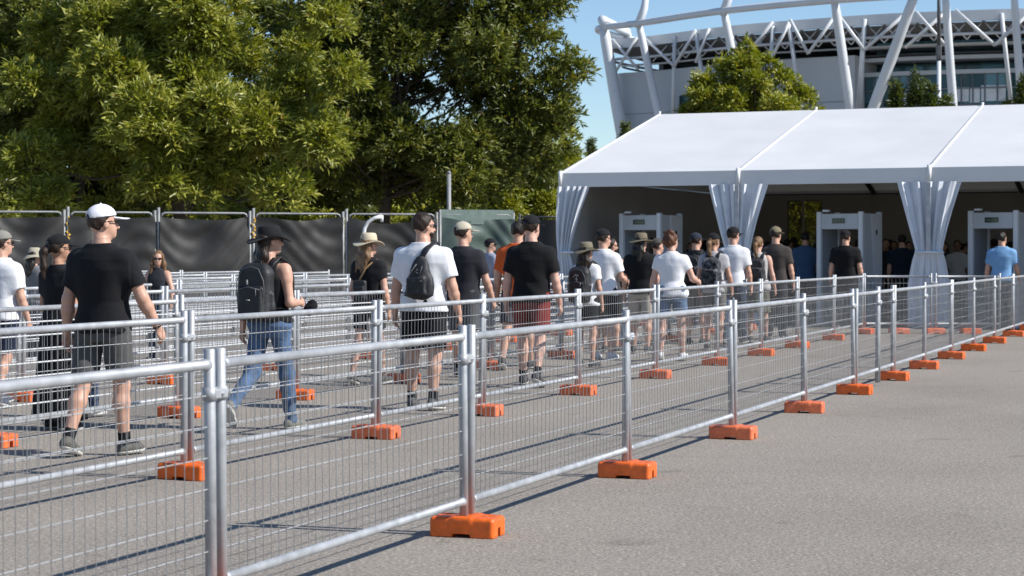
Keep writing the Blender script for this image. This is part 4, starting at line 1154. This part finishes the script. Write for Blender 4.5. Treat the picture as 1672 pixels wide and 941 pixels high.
    if hat == 'cap':
        G = Field(hc0 - .22 * s, hc0 + .27 * s, min(cell, .008))
        G.ell(hp(0, -.012, .040), np.array([.094, .113, .098]) * s, HM, extra=lambda a, b, c: -(c - .004 * s) + .10 * b)
        G.ell(hp(0, -.122, .042), np.array([.036, .03, .030]) * s, HM, sub=True)
        G.ell(hp(0, .125, .046), np.array([.078, .082, .05]) * s, HM, k=.012, extra=lambda a, b, c: np.abs(c + .012 * s + 1.6 * a * a / s - .0 * b + .10 * b) - .005 * s)
        G.cap(hp(0, -.012, .136), hp(0, -.012, .142), .007 * s, .006 * s)
        G.build('cap', mhat, t)
    elif hat in ('bucket', 'brim', 'straw'):
        m3 = Matrix([[float(v) for v in r_] for r_ in HM])
        br = {'bucket': .178, 'brim': .185, 'straw': .185}[hat] * s; ch = {'bucket': .118, 'brim': .115, 'straw': .122}[hat] * s
        c_ = hp(0, -.008, .022)
        dr = {'bucket': -.055, 'brim': -.016, 'straw': -.012}[hat] * s
        wob = lambda q, an, r_: Vector((q.x * (.93 if r_ > .11 * s else .90), q.y * 1.06, q.z + ((.022 * math.cos(2 * an) + .008 * math.sin(3 * an + ph)) * s * max(0, (r_ - .1 * s) / (.08 * s)))))
        tp = .080 if hat != 'bucket' else .074
        m = MB(); m.lathe([(.101 * s, -.002), (.135 * s, dr * .35 - .002), (br, dr - .002), (br + .003, dr + .002), (br, dr + .006), (.135 * s, dr * .35 + .006), (.106 * s, .008 * s), (.1035 * s, .025 * s), (.099 * s, .06 * s), ((tp + .012) * s, ch * .82), (tp * s, ch * .95), (tp * .75 * s, ch), (.03 * s, ch * (.93 if hat == 'straw' else 1.0)), (0.0, ch * (.92 if hat == 'straw' else 1.0))], 36, tuple(c_), m3, wob)
        h_ = m.build('hat', mhat, t)
        if hat == 'straw' or hat == 'brim':
            m = MB(); m.lathe([(.1065 * s, .012 * s), (.1075 * s, .014 * s), (.1050 * s, .034 * s), (.1035 * s, .036 * s)], 36, tuple(c_), m3, wob); m.build('hat_band', cloth(tuple(x * .45 for x in hatc)), h_)
    if glasses:
        m = MB(); m3 = Matrix([[float(v) for v in r_] for r_ in HM])
        for sd in (-1, 1):
            m.box(tuple(hp(sd * .034, .104, .006)), (.025 * s, .004 * s, .016 * s), m3 @ Matrix.Rotation(-sd * .25, 3, 'Z'), bev=.004)
            m.tube([tuple(hp(sd * .062, .096, .012)), tuple(hp(sd * .082, .05, .012)), tuple(hp(sd * .086, -.02, .006))], [.0055 * s, .0045 * s, .004 * s], 6)
        m.tube([tuple(hp(-.01, .11, .011)), tuple(hp(.01, .11, .011))], .003, 6)
        m.build('sunglasses', GLOSS, t)
    info = dict(t=t, s=s, w=w, dz=dz, A=A, yaw=yaw, x=PX(px, d) + dx, d=d, secs=secs, hc0=hc0, hp=hp, cell=cell)
    return info

def bag_root(name, label, cat, P, off, group=None):
    a = R(P['yaw']); o = Vector(off)
    loc = Vector((P['x'] + o.x * math.cos(a) - o.y * math.sin(a), P['d'] + o.x * math.sin(a) + o.y * math.cos(a), o.z))
    t = empty(name, loc, a); tag(t, label, cat, group); return t
def shift(pts, off): return [tuple(np.array(p) - np.array(off)) for p in pts]
PACK = noisy('black_nylon', (.014, .014, .016), var=.3, scale=8, rough=.6, bump=.4, bscale=40)
PACKP = noisy('black_nylon_pocket', (.018, .018, .021), var=.3, scale=12, rough=.5, bump=.3, bscale=30)
ZIPM = noisy('zip_grey', (.10, .10, .105), rough=.5)
LOGO = noisy('pale_print', (.45, .44, .42), rough=.7)
def backpack(P, label, k=1.0, mat=None, low=0.0, logo=None, group='black backpacks on the queue'):
    s, dz, w = P['s'], P['dz'], P['w']
    by = -.128 * s * (1 + (w - 1) * .8)
    off = (0, by - .08 * k, 1.20 * s + dz - low)
    t = bag_root('backpack', label, 'backpack', P, off, group)
    mat = mat or PACK
    c = max(.007, min(.012, P['cell']))
    F = Field((-.22, -.2, -.32), (.22, .12, .32), c)
    F.rbox((0, 0, -.02 * k), (.148 * k, .075 * k, .215 * k), .055 * k)
    F.rbox((0, .01, .10 * k), (.125 * k, .062 * k, .135 * k), .06 * k, k=.04)
    F.rbox((0, -.075 * k, -.07 * k), (.115 * k, .03 * k, .115 * k), .028 * k, k=.012)
    F.cap((-.145 * k, -.0, -.13 * k), (-.148 * k, 0, -.02 * k), .03 * k, .026 * k, k=.02); F.cap((.145 * k, -.0, -.13 * k), (.148 * k, 0, -.02 * k), .03 * k, .026 * k, k=.02)
    F.warp(folds(P['x'], .006, 16, 18))
    F.build('pack_body', mat, t)
    z = MB(); z.tube([(-.13 * k, -.078 * k, -.04 * k), (-.125 * k, -.085 * k, .09 * k), (-.075 * k, -.080 * k, .185 * k), (0, -.074 * k, .205 * k), (.075 * k, -.080 * k, .185 * k), (.125 * k, -.085 * k, .09 * k), (.13 * k, -.078 * k, -.04 * k)], .0045, 6)
    z.tube([(-.1 * k, -.108 * k, .02 * k), (0, -.114 * k, .045 * k), (.1 * k, -.108 * k, .02 * k)], .004, 6); z.tube([(.07 * k, -.115 * k, .03 * k), (.075 * k, -.122 * k, -.03 * k)], .005, 6)
    z.build('zip', ZIPM, t)
    h = MB(); h.tube([(-.035, .035, .2 * k), (-.025, .03, .245 * k), (.025, .03, .245 * k), (.035, .035, .2 * k)], .010, 8, flat=.5); h.build('top_handle', PACKP, t)
    for sd in (-1, 1):
        pts = [(.075 * sd, by - .02, 1.375 * s + dz), (.085 * sd, by * .72, 1.455 * s + dz), (.092 * sd * w, -.01, 1.505 * s + dz), (.102 * sd * w, .075, 1.455 * s + dz), (.118 * sd * w, .142, 1.32 * s + dz), (.145 * sd * w, .12, 1.14 * s + dz), (.175 * sd * w, .0, 1.06 * s + dz), (.13 * sd, by - .03, 1.06 * s + dz)]
        m = MB(); m.tube(shift(pts, off), [.026, .030, .030, .030, .028, .016, .013, .013], 10, flat=.28, side=(1, 0, 0)); m.build('shoulder_strap', PACKP, t)
    if logo:
        m = MB()
        if logo == 'strokes':
            for a in ([(-.05, .0), (-.02, .02), (.01, .012)], [(-.03, .03), (0, .035), (.03, .015)], [(.0, .005), (.01, -.03), (-.005, -.06)], [(-.02, -.02), (.015, -.035)]):
                m.tube([(q[0], -.089 * k, .10 * k + q[1]) for q in a], .005, 6)
        else:
            m.tube([(-.03, -.088 * k, .10 * k), (-.025, -.090 * k, .06 * k)], .008, 6); m.tube([(-.02, -.112 * k, -.06 * k), (.015, -.112 * k, -.062 * k)], .005, 6)
        m.build('emblem', LOGO, t)
    return t

walkL = lambda a=1.0: (-15 * a, 18 * a, 22 * a, 15 * a, 5 * a, -4)      # one leg behind with its heel lifting
walkR = lambda a=1.0: (15 * a, 5 * a, -4, -15 * a, 18 * a, 22 * a)
stand = (2, 3, 0, -2, 2, 0)
KHAKI = (.24, .21, .14); OLIVE = (.085, .075, .05); STRAW = (.50, .43, .32); NAVY = (.012, .018, .04)

p1 = person('man in a white cap, black tee and grey shorts walking behind the front barriers', 168, 14.45, 1.81, yaw=-22, w=1.10, head=(-36, 2), hat='cap', hatc=(.70, .69, .74), topc=srgb(22, 22, 25), bot='shorts', botc=(.075, .074, .074),
            shoes=(.085, .08, .07), socks=BLACK, band=True, legs=(-9, 16, 16, 8, 5, -2), arms=(-6, 13, 12, .0, 12, 20, 18, .0))
P2 = person('woman in a black cap with a long ponytail and long black skirt', 97, 16.6, 1.62, yaw=-30, sex='f', skin_='tan', head=(-30, 0), hair='pony', hc='brown', hat='cap', bot='long_skirt', botc=srgb(20, 20, 22), legs=stand, arms=(4, 10, 30, .2, 0, 10, 14, 0))
person('man in a white tee and navy shorts cut by the frame edge', 4, 19.0, 1.67, yaw=-25, head=(-25, 0), hat='cap', hatc=(.20, .19, .17), topc=WHITE, botc=NAVY, shoes=(.05, .06, .09), legs=walkR(.7), arms=(0, 8, 12, 0, 4, 10, 14, 0))
person('person in a pale khaki bucket hat and grey top among the far barriers', 57, 27.3, 1.53, yaw=-35, sex='f', head=(-15, 0), hair='long', hc='dark', hat='bucket', hatc=(.36, .33, .25), topc=(.16, .16, .17), bot='trousers', botc=(.05, .05, .06), legs=stand)
person('long-haired woman in sunglasses and dark vest leaning on a barrier, facing the camera', 258, 26.9, 1.50, yaw=168, sex='f', skin_='fair', head=(18, -8), hair='frame', hc='light', top='vest', topc=srgb(44, 44, 50), bot='jeans', botc=(.04, .06, .1), legs=stand, arms=(22, 24, 10, 0, 14, 16, 30, .2))
person('person in blue jeans mostly hidden behind the man in the white cap', 131, 17.75, 1.47, yaw=-20, sex='f', head=(0, 10), hair='short', hc='dark', glasses=False, top='vest', topc=srgb(26, 26, 30), bot='jeans', botc=(.03, .055, .12), shoes=(.55, .55, .55), legs=walkL(.5))
P7 = person('woman in a black brimmed hat, tank top and blue jeans striding past', 441, 16.55, 1.70, yaw=-26, sex='f', w=1.06, skin_='fair', head=(-38, 2), hair='long', hc='brown', hat='brim', hatc=srgb(26, 26, 28), top='tank', topc=srgb(22, 22, 24), bot='jeans', botc=(.075, .125, .22),
            shoes=(.16, .155, .14), legs=(-15, 36, 50, 12, 4, -3), arms=(-6, 14, 10, 0, -4, 12, 92, .32))
backpack(P7, 'black backpack worn by the woman in the brimmed hat and jeans', 1.05, logo='marks')
P8 = person('woman in a cream straw hat, black tee and black shorts', 603, 22.1, 1.665, yaw=-24, sex='f', w=1.06, skin_='fair', head=(-25, 0), hair='long', hc='light', hat='straw', hatc=STRAW, topc=srgb(24, 24, 26), botc=srgb(24, 25, 30), glasses=False, shoes=(.05, .05, .05), sole='l', legs=walkL(.6), arms=(4, 14, 30, .1, 0, 10, 12, 0))
P9 = person('bearded dark-haired man in a white tee with a sling bag', 692, 18.7, 1.845, yaw=-18, w=1.14, head=(-38, 0), hc='brown', beard=True, topc=WHITE, botc=srgb(22, 22, 24), shoes=(.07, .07, .07), socks=BLACK, legs=(6, 5, 0, -5, 6, 4), arms=(2, 12, 8, 0, 4, 13, 14, 0))
P10 = person('man in a beige cap and charcoal tee with dark shorts', 757, 23.3, 1.825, yaw=-20, w=1.06, head=(-38, 0), hat='cap', hatc=(.42, .38, .30), topc=srgb(40, 40, 45), botc=(.075, .075, .08), glasses=False, shoes=(.05, .05, .06), socks=BLACK, legs=walkR(.8), arms=(-4, 10, 12, 0, 10, 14, 18, 0))
person('person in an orange tee half hidden behind the man in red shorts', 846, 25.0, 1.87, yaw=-15, w=1.05, head=(10, 0), hc='dark', topc=(.58, .10, .022), bot='shorts', botc=(.05, .05, .06), glasses=False, legs=walkL(.8), arms=(0, 12, 20, 0, 0, 10, 12, 0))
person('man in a black cap, black tee and red shorts', 868, 21.9, 1.885, yaw=-14, w=1.08, skin_='pink', head=(-22, 0), hat='cap', hatc=srgb(22, 22, 24), topc=srgb(18, 18, 20), botc=(.165, .026, .022), glasses=False, shoes=(.03, .03, .033), socks=BLACK, legs=walkR(.9), arms=(2, 12, 12, 0, 2, 12, 14, 0))
P13 = person('person in an olive wide hat and white tee, loaded with a backpack', 958, 25.6, 1.60, yaw=-30, sex='f', w=1.02, skin_='fair', head=(-14, 4), hair='long', hc='brown', hat='brim', hatc=(.17, .15, .105), topc=WHITE, botc=srgb(26, 26, 28), glasses=False, shoes=(.03, .03, .03), sole='d', legs=stand, arms=(2, 12, 26, .1, 0, 10, 20, .1))
backpack(P13, 'black backpack with pale emblem on the person in the olive hat', 1.0, low=.03, logo='strokes')
P14 = person('man in a black cap and white tee beside the olive-hatted backpacker', 986, 27.4, 1.79, yaw=-28, w=1.0, head=(-30, 0), hat='cap', hatc=srgb(24, 24, 27), topc=WHITE, botc=srgb(28, 28, 32), shoes=(.6, .6, .6), legs=stand, arms=(0, 8, 14, 0, 14, 12, 70, .35))
person('dark-haired person in a grey vest behind the man in white', 998, 29.4, 1.69, yaw=-35, head=(-30, 0), hc='brown', top='vest', topc=(.055, .055, .065), botc=srgb(30, 30, 34), beard=True, legs=stand, arms=(0, 10, 14, 0, 10, 12, 50, .2))
person('man in an olive wide hat, black tee and beige shorts', 1047, 28.9, 1.735, yaw=-16, w=1.06, head=(-26, 0), hair='long', hc='dark', hat='brim', hatc=(.15, .125, .085), topc=srgb(20, 20, 22), botc=(.36, .32, .265), glasses=False, shoes=(.06, .06, .06), legs=walkR(.4), arms=(2, 10, 10, 0, 0, 10, 12, 0))
person('person in a dark grey cap just beyond the olive-hatted man', 1074, 31.4, 1.69, yaw=-30, head=(-35, 0), hat='cap', hatc=(.06, .055, .05), topc=(.07, .07, .08), botc=srgb(30, 30, 34), glasses=False, legs=stand)
person('woman with a red-brown bun, white tee and denim shorts', 1097, 27.0, 1.735, yaw=-16, sex='f', w=1.2, skin_='pink', head=(-25, 0), hair='bun', hc='auburn', topc=WHITE, bot='denim_shorts', botc=(.10, .16, .26), shoes=(.62, .62, .62), legs=walkL(.4), arms=(-2, 14, 12, 0, 12, 20, 66, .05))
P19 = person('man in a navy cap and black shirt behind the woman with a bun', 1137, 31.9, 1.78, yaw=-22, head=(-24, 0), hat='cap', hatc=(.02, .024, .04), topc=srgb(28, 28, 31), botc=(.16, .15, .13), legs=stand)
P20 = person('woman in a black cap and grey tee with a camouflage backpack', 1166, 29.9, 1.74, yaw=-18, sex='f', w=1.08, skin_='fair', head=(-22, 0), hair='pony', hc='ginger', hat='cap', hatc=srgb(22, 22, 24), topc=GREY, botc=(.13, .125, .115), shoes=(.04, .04, .04), legs=walkR(.4), arms=(2, 14, 20, .1, 4, 14, 26, .1))
backpack(P20, 'grey camouflage backpack on the woman in the grey tee', .95, camo(), low=.02, group=None)
person('man in a black cap and sunglasses with a white tee and jeans', 1198, 31.9, 1.86, yaw=-18, w=1.0, head=(-30, 0), hat='cap', hatc=srgb(24, 24, 25), topc=WHITE, bot='trousers', botc=(.035, .045, .07), legs=walkL(.4), arms=(0, 9, 10, 0, 2, 10, 12, 0))
P22 = person('strawberry-blonde woman in a pale sleeveless top with a small backpack', 1238, 32.4, 1.72, yaw=-14, sex='f', w=1.1, skin_='pink', head=(-14, 0), hair='pony', hc='ginger', top='vest', topc=(.44, .42, .41), bot='skirt', botc=(.10, .095, .07), shoes=(.04, .04, .04), legs=walkL(.3), glasses=False, arms=(0, 14, 16, .0, 0, 14, 16, .0))
backpack(P22, 'small black backpack on the strawberry-blonde woman', .86, group='black backpacks on the queue')
person('man in a khaki cap, sunglasses and brown tee', 1267, 33.9, 1.89, yaw=-16, w=1.0, head=(-22, 0), hat='cap', hatc=(.17, .14, .09), topc=(.050, .042, .038), bot='trousers', botc=(.03, .03, .034), legs=walkR(.4), arms=(0, 9, 10, 0, 0, 12, 12, 0))
person('dark-haired man in a slate blue shirt under the tent by the first opening', 1315, 41.2, 1.90, yaw=-10, w=1.12, head=(0, 0), hc='dark', topc=(.05, .10, .19), bot='trousers', botc=(.02, .02, .022), glasses=False, legs=stand)
person('man in a black tee stepping up to the middle detector gate', 1381, 38.6, 1.88, yaw=-20, w=1.10, head=(-20, 0), hat='cap', hatc=srgb(22, 22, 24), topc=srgb(18, 18, 20), bot='trousers', botc=srgb(26, 26, 30), glasses=False, legs=walkL(.4), arms=(0, 12, 14, 0, 0, 12, 14, 0))
person('man in a navy shirt under the tent between gate and curtain', 1473, 41.6, 1.85, yaw=-12, w=1.15, head=(0, 0), hc='dark', topc=(.012, .018, .035), bot='trousers', botc=(.02, .02, .024), glasses=False, legs=stand)
person('person in a pale shirt facing out from under the tent', 1563, 42.6, 1.74, yaw=170, w=1.0, skin_='brown', head=(0, 0), hc='dark', topc=(.42, .41, .40), bot='trousers', botc=(.03, .03, .035), glasses=False, legs=stand)
person('man in a sky blue tee at the entrance beside the last gate', 1636, 37.9, 1.85, yaw=-18, w=1.08, head=(-30, 0), hc='dark', topc=(.17, .33, .55), bot='trousers', botc=(.03, .03, .034), legs=walkR(.4), arms=(0, 12, 14, 0, 4, 14, 30, 0))
person('dark-haired person in a pale grey top waiting before the green screen', 801, 37.5, 1.73, yaw=-60, head=(-30, 0), hc='dark', hat='cap', hatc=srgb(24, 24, 27), topc=(.26, .28, .36), bot='trousers', botc=(.04, .05, .08), legs=stand)
G_IN = 'people standing in the shade inside the tent'
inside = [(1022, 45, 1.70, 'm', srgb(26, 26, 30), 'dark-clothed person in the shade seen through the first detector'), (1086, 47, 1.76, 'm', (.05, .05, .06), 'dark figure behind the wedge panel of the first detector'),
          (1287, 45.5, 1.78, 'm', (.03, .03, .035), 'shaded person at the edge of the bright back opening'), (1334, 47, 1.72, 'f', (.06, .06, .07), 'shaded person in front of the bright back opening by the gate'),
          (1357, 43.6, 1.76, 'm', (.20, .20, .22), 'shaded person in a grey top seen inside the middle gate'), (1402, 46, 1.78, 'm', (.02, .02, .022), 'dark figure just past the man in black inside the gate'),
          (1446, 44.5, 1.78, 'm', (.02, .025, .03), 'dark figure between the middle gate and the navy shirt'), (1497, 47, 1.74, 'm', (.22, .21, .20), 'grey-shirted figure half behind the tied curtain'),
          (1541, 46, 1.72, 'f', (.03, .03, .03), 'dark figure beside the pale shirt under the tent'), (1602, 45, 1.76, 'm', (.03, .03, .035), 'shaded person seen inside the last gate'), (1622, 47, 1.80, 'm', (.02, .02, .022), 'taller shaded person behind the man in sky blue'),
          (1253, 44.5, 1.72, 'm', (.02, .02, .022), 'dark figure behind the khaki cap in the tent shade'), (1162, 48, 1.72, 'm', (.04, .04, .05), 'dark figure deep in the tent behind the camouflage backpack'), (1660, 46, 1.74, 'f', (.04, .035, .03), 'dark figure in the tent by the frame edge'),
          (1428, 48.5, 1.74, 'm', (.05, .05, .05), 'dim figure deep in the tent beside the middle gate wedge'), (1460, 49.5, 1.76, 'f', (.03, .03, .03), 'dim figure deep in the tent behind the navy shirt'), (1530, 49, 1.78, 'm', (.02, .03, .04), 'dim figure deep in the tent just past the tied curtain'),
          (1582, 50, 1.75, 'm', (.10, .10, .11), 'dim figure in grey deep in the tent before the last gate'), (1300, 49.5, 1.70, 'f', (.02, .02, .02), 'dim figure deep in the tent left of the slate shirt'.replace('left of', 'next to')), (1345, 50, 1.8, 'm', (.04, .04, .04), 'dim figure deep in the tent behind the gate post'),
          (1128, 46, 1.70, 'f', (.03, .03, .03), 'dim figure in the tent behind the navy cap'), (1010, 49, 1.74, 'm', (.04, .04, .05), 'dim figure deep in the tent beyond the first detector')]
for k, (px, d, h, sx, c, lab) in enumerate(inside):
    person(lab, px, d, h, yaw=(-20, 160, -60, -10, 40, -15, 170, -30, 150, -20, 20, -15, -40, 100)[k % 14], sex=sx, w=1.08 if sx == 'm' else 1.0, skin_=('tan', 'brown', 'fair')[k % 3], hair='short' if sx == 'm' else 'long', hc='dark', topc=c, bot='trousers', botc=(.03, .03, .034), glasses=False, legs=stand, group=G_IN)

rj = random.Random(3)
for k, px in enumerate((972, 1003, 1040, 1066, 1106, 1150, 1243, 1270, 1294, 1322, 1350, 1392, 1412, 1436, 1455, 1488, 1518, 1548, 1572, 1592, 1612, 1648)):
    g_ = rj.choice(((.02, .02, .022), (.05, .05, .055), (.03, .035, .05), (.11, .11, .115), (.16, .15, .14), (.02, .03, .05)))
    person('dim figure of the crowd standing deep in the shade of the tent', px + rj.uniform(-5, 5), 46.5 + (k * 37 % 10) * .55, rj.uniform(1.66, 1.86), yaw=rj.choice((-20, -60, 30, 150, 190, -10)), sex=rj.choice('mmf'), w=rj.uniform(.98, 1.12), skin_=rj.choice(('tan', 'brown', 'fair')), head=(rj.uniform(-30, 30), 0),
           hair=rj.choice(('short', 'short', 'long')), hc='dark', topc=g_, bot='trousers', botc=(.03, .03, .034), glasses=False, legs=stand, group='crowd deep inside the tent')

# sling bag across the back of the man in the white tee
def sling(P):
    s, dz, w = P['s'], P['dz'], P['w']
    by = -.140 * s * 1.1; off = (.045, by - .06, 1.17 * s + dz)
    t = bag_root('sling_bag', 'black teardrop sling bag across the back of the white tee', 'bag', P, off)
    F = Field((-.22, -.14, -.25), (.2, .12, .26), .0075)
    F.loft([(-.20, .06, .04, 0), (-.16, .150, .06, 0), (-.06, .145, .068, 0), (.08, .10, .055, .0), (.18, .052, .035, .015), (.215, .03, .025, .02)], e=2.2)
    F.rbox((-.02, -.058, -.07), (.095, .022, .085), .02, k=.015)
    F.warp(folds(2.2, .008, 18, 16)); F.build('pack_body', PACK, t)
    z = MB(); z.tube([(-.11, -.075, -.03), (-.07, -.072, .06), (-.015, -.055, .14)], .005, 6); z.tube([(.02, -.07, .03), (.045, -.062, .12)], .004, 6)
    z.tube([(-.05, -.083, -.02), (.05, -.083, -.02)], .004, 6); z.build('zip', ZIPM, t)
    m = MB()
    for a in ([(-.075, .01), (-.06, .05), (-.03, .03)], [(-.055, .045), (-.035, .07)], [(-.07, -.02), (-.05, -.01), (-.04, -.03)]): m.tube([(q[0] + .035, -.070 + .0005 * i, q[1] + .02) for i, q in enumerate(a)], .0035, 6)
    m.build('print', ZIPM, t)
    pts = [(.05, by - .045, 1.36 * s + dz), (.085, by * .95, 1.44 * s + dz), (.105 * w, by * .45, 1.492 * s + dz), (.112 * w, .02, 1.50 * s + dz), (.08, .12, 1.42 * s + dz), (-.05, .165, 1.22 * s + dz), (-.185 * w, .08, 1.08 * s + dz), (-.17 * w, -.08, 1.04 * s + dz), (-.09, by - .04, 1.04 * s + dz)]
    m = MB(); m.tube(shift(pts, off), [.03, .036, .036, .034, .026, .022, .02, .02, .02], 10, flat=.22, side=(1, 0, 0)); m.build('shoulder_strap', PACKP, t)
sling(P9)
# small crossbody purse on the straw-hat woman
def purse(P):
    s, dz = P['s'], P['dz']; off = (-.03, -.17, 1.10 * s + dz)
    t = bag_root('crossbody_bag', 'small black crossbody bag with tan strap on the straw-hat woman', 'bag', P, off)
    F = Field((-.14, -.08, -.16), (.14, .08, .16), .008); F.rbox((0, 0, 0), (.085, .032, .12), .03); F.rbox((0, -.03, -.02), (.065, .016, .07), .014, k=.01); F.build('bag_body', PACK, t)
    tanm = noisy('tan_leather', (.30, .17, .08), rough=.5)
    m = MB(); m.tube(shift([(-.05, -.165, 1.2 * s + dz), (.03, -.155, 1.36 * s + dz), (.085, -.07, 1.45 * s + dz), (.095, .0, 1.475 * s + dz), (.06, .1, 1.40 * s + dz), (-.08, .125, 1.15 * s + dz), (-.165, .03, 1.0 * s + dz), (-.10, -.15, 1.0 * s + dz), (-.06, -.165, 1.02 * s + dz)], off), .013, 8, flat=.3, side=(1, 0, 0)); m.build('strap', tanm, t)
    m = MB(); m.box((0.02, -.005, -.135), (.12, .008, .010), bev=.003); m.build('trim', tanm, t)
purse(P8)
def black_strap(P):
    s, dz, w = P['s'], P['dz'], P['w']; off = (0, -.15, 1.3 * s)
    t = bag_root('backpack', 'black backpack on the man in the navy cap', 'backpack', P, off)
backpack(P19, 'black backpack on the man in the navy cap', .95, group='black backpacks on the queue')
# the black cloth the woman in jeans holds up
def held(P):
    A = P['A'][1]; c = A[2] + A[4] * .10 * P['s']
    off = tuple(c + np.array([.01, .06, -.03]))
    t = bag_root('face_mask', 'black cloth held up by the woman in the brimmed hat', 'cloth', P, off)
    F = Field((-.09, -.09, -.11), (.09, .09, .08), .006); F.ell((0, 0, -.02), (.05, .035, .062)); F.ell((.02, .02, .015), (.045, .03, .04), k=.02); F.warp(folds(1.0, .008, 40, 45)); F.build('cloth_bunch', cloth(srgb(22, 22, 24)), t)
    m = MB(); m.tube([(-.02, -.02, .02), (-.03, -.04, .06), (.0, -.05, .075)], .003, 6); m.build('ear_loop', cloth(srgb(22, 22, 24)), t)
held(P7)
# dark wristband of the man in the white cap
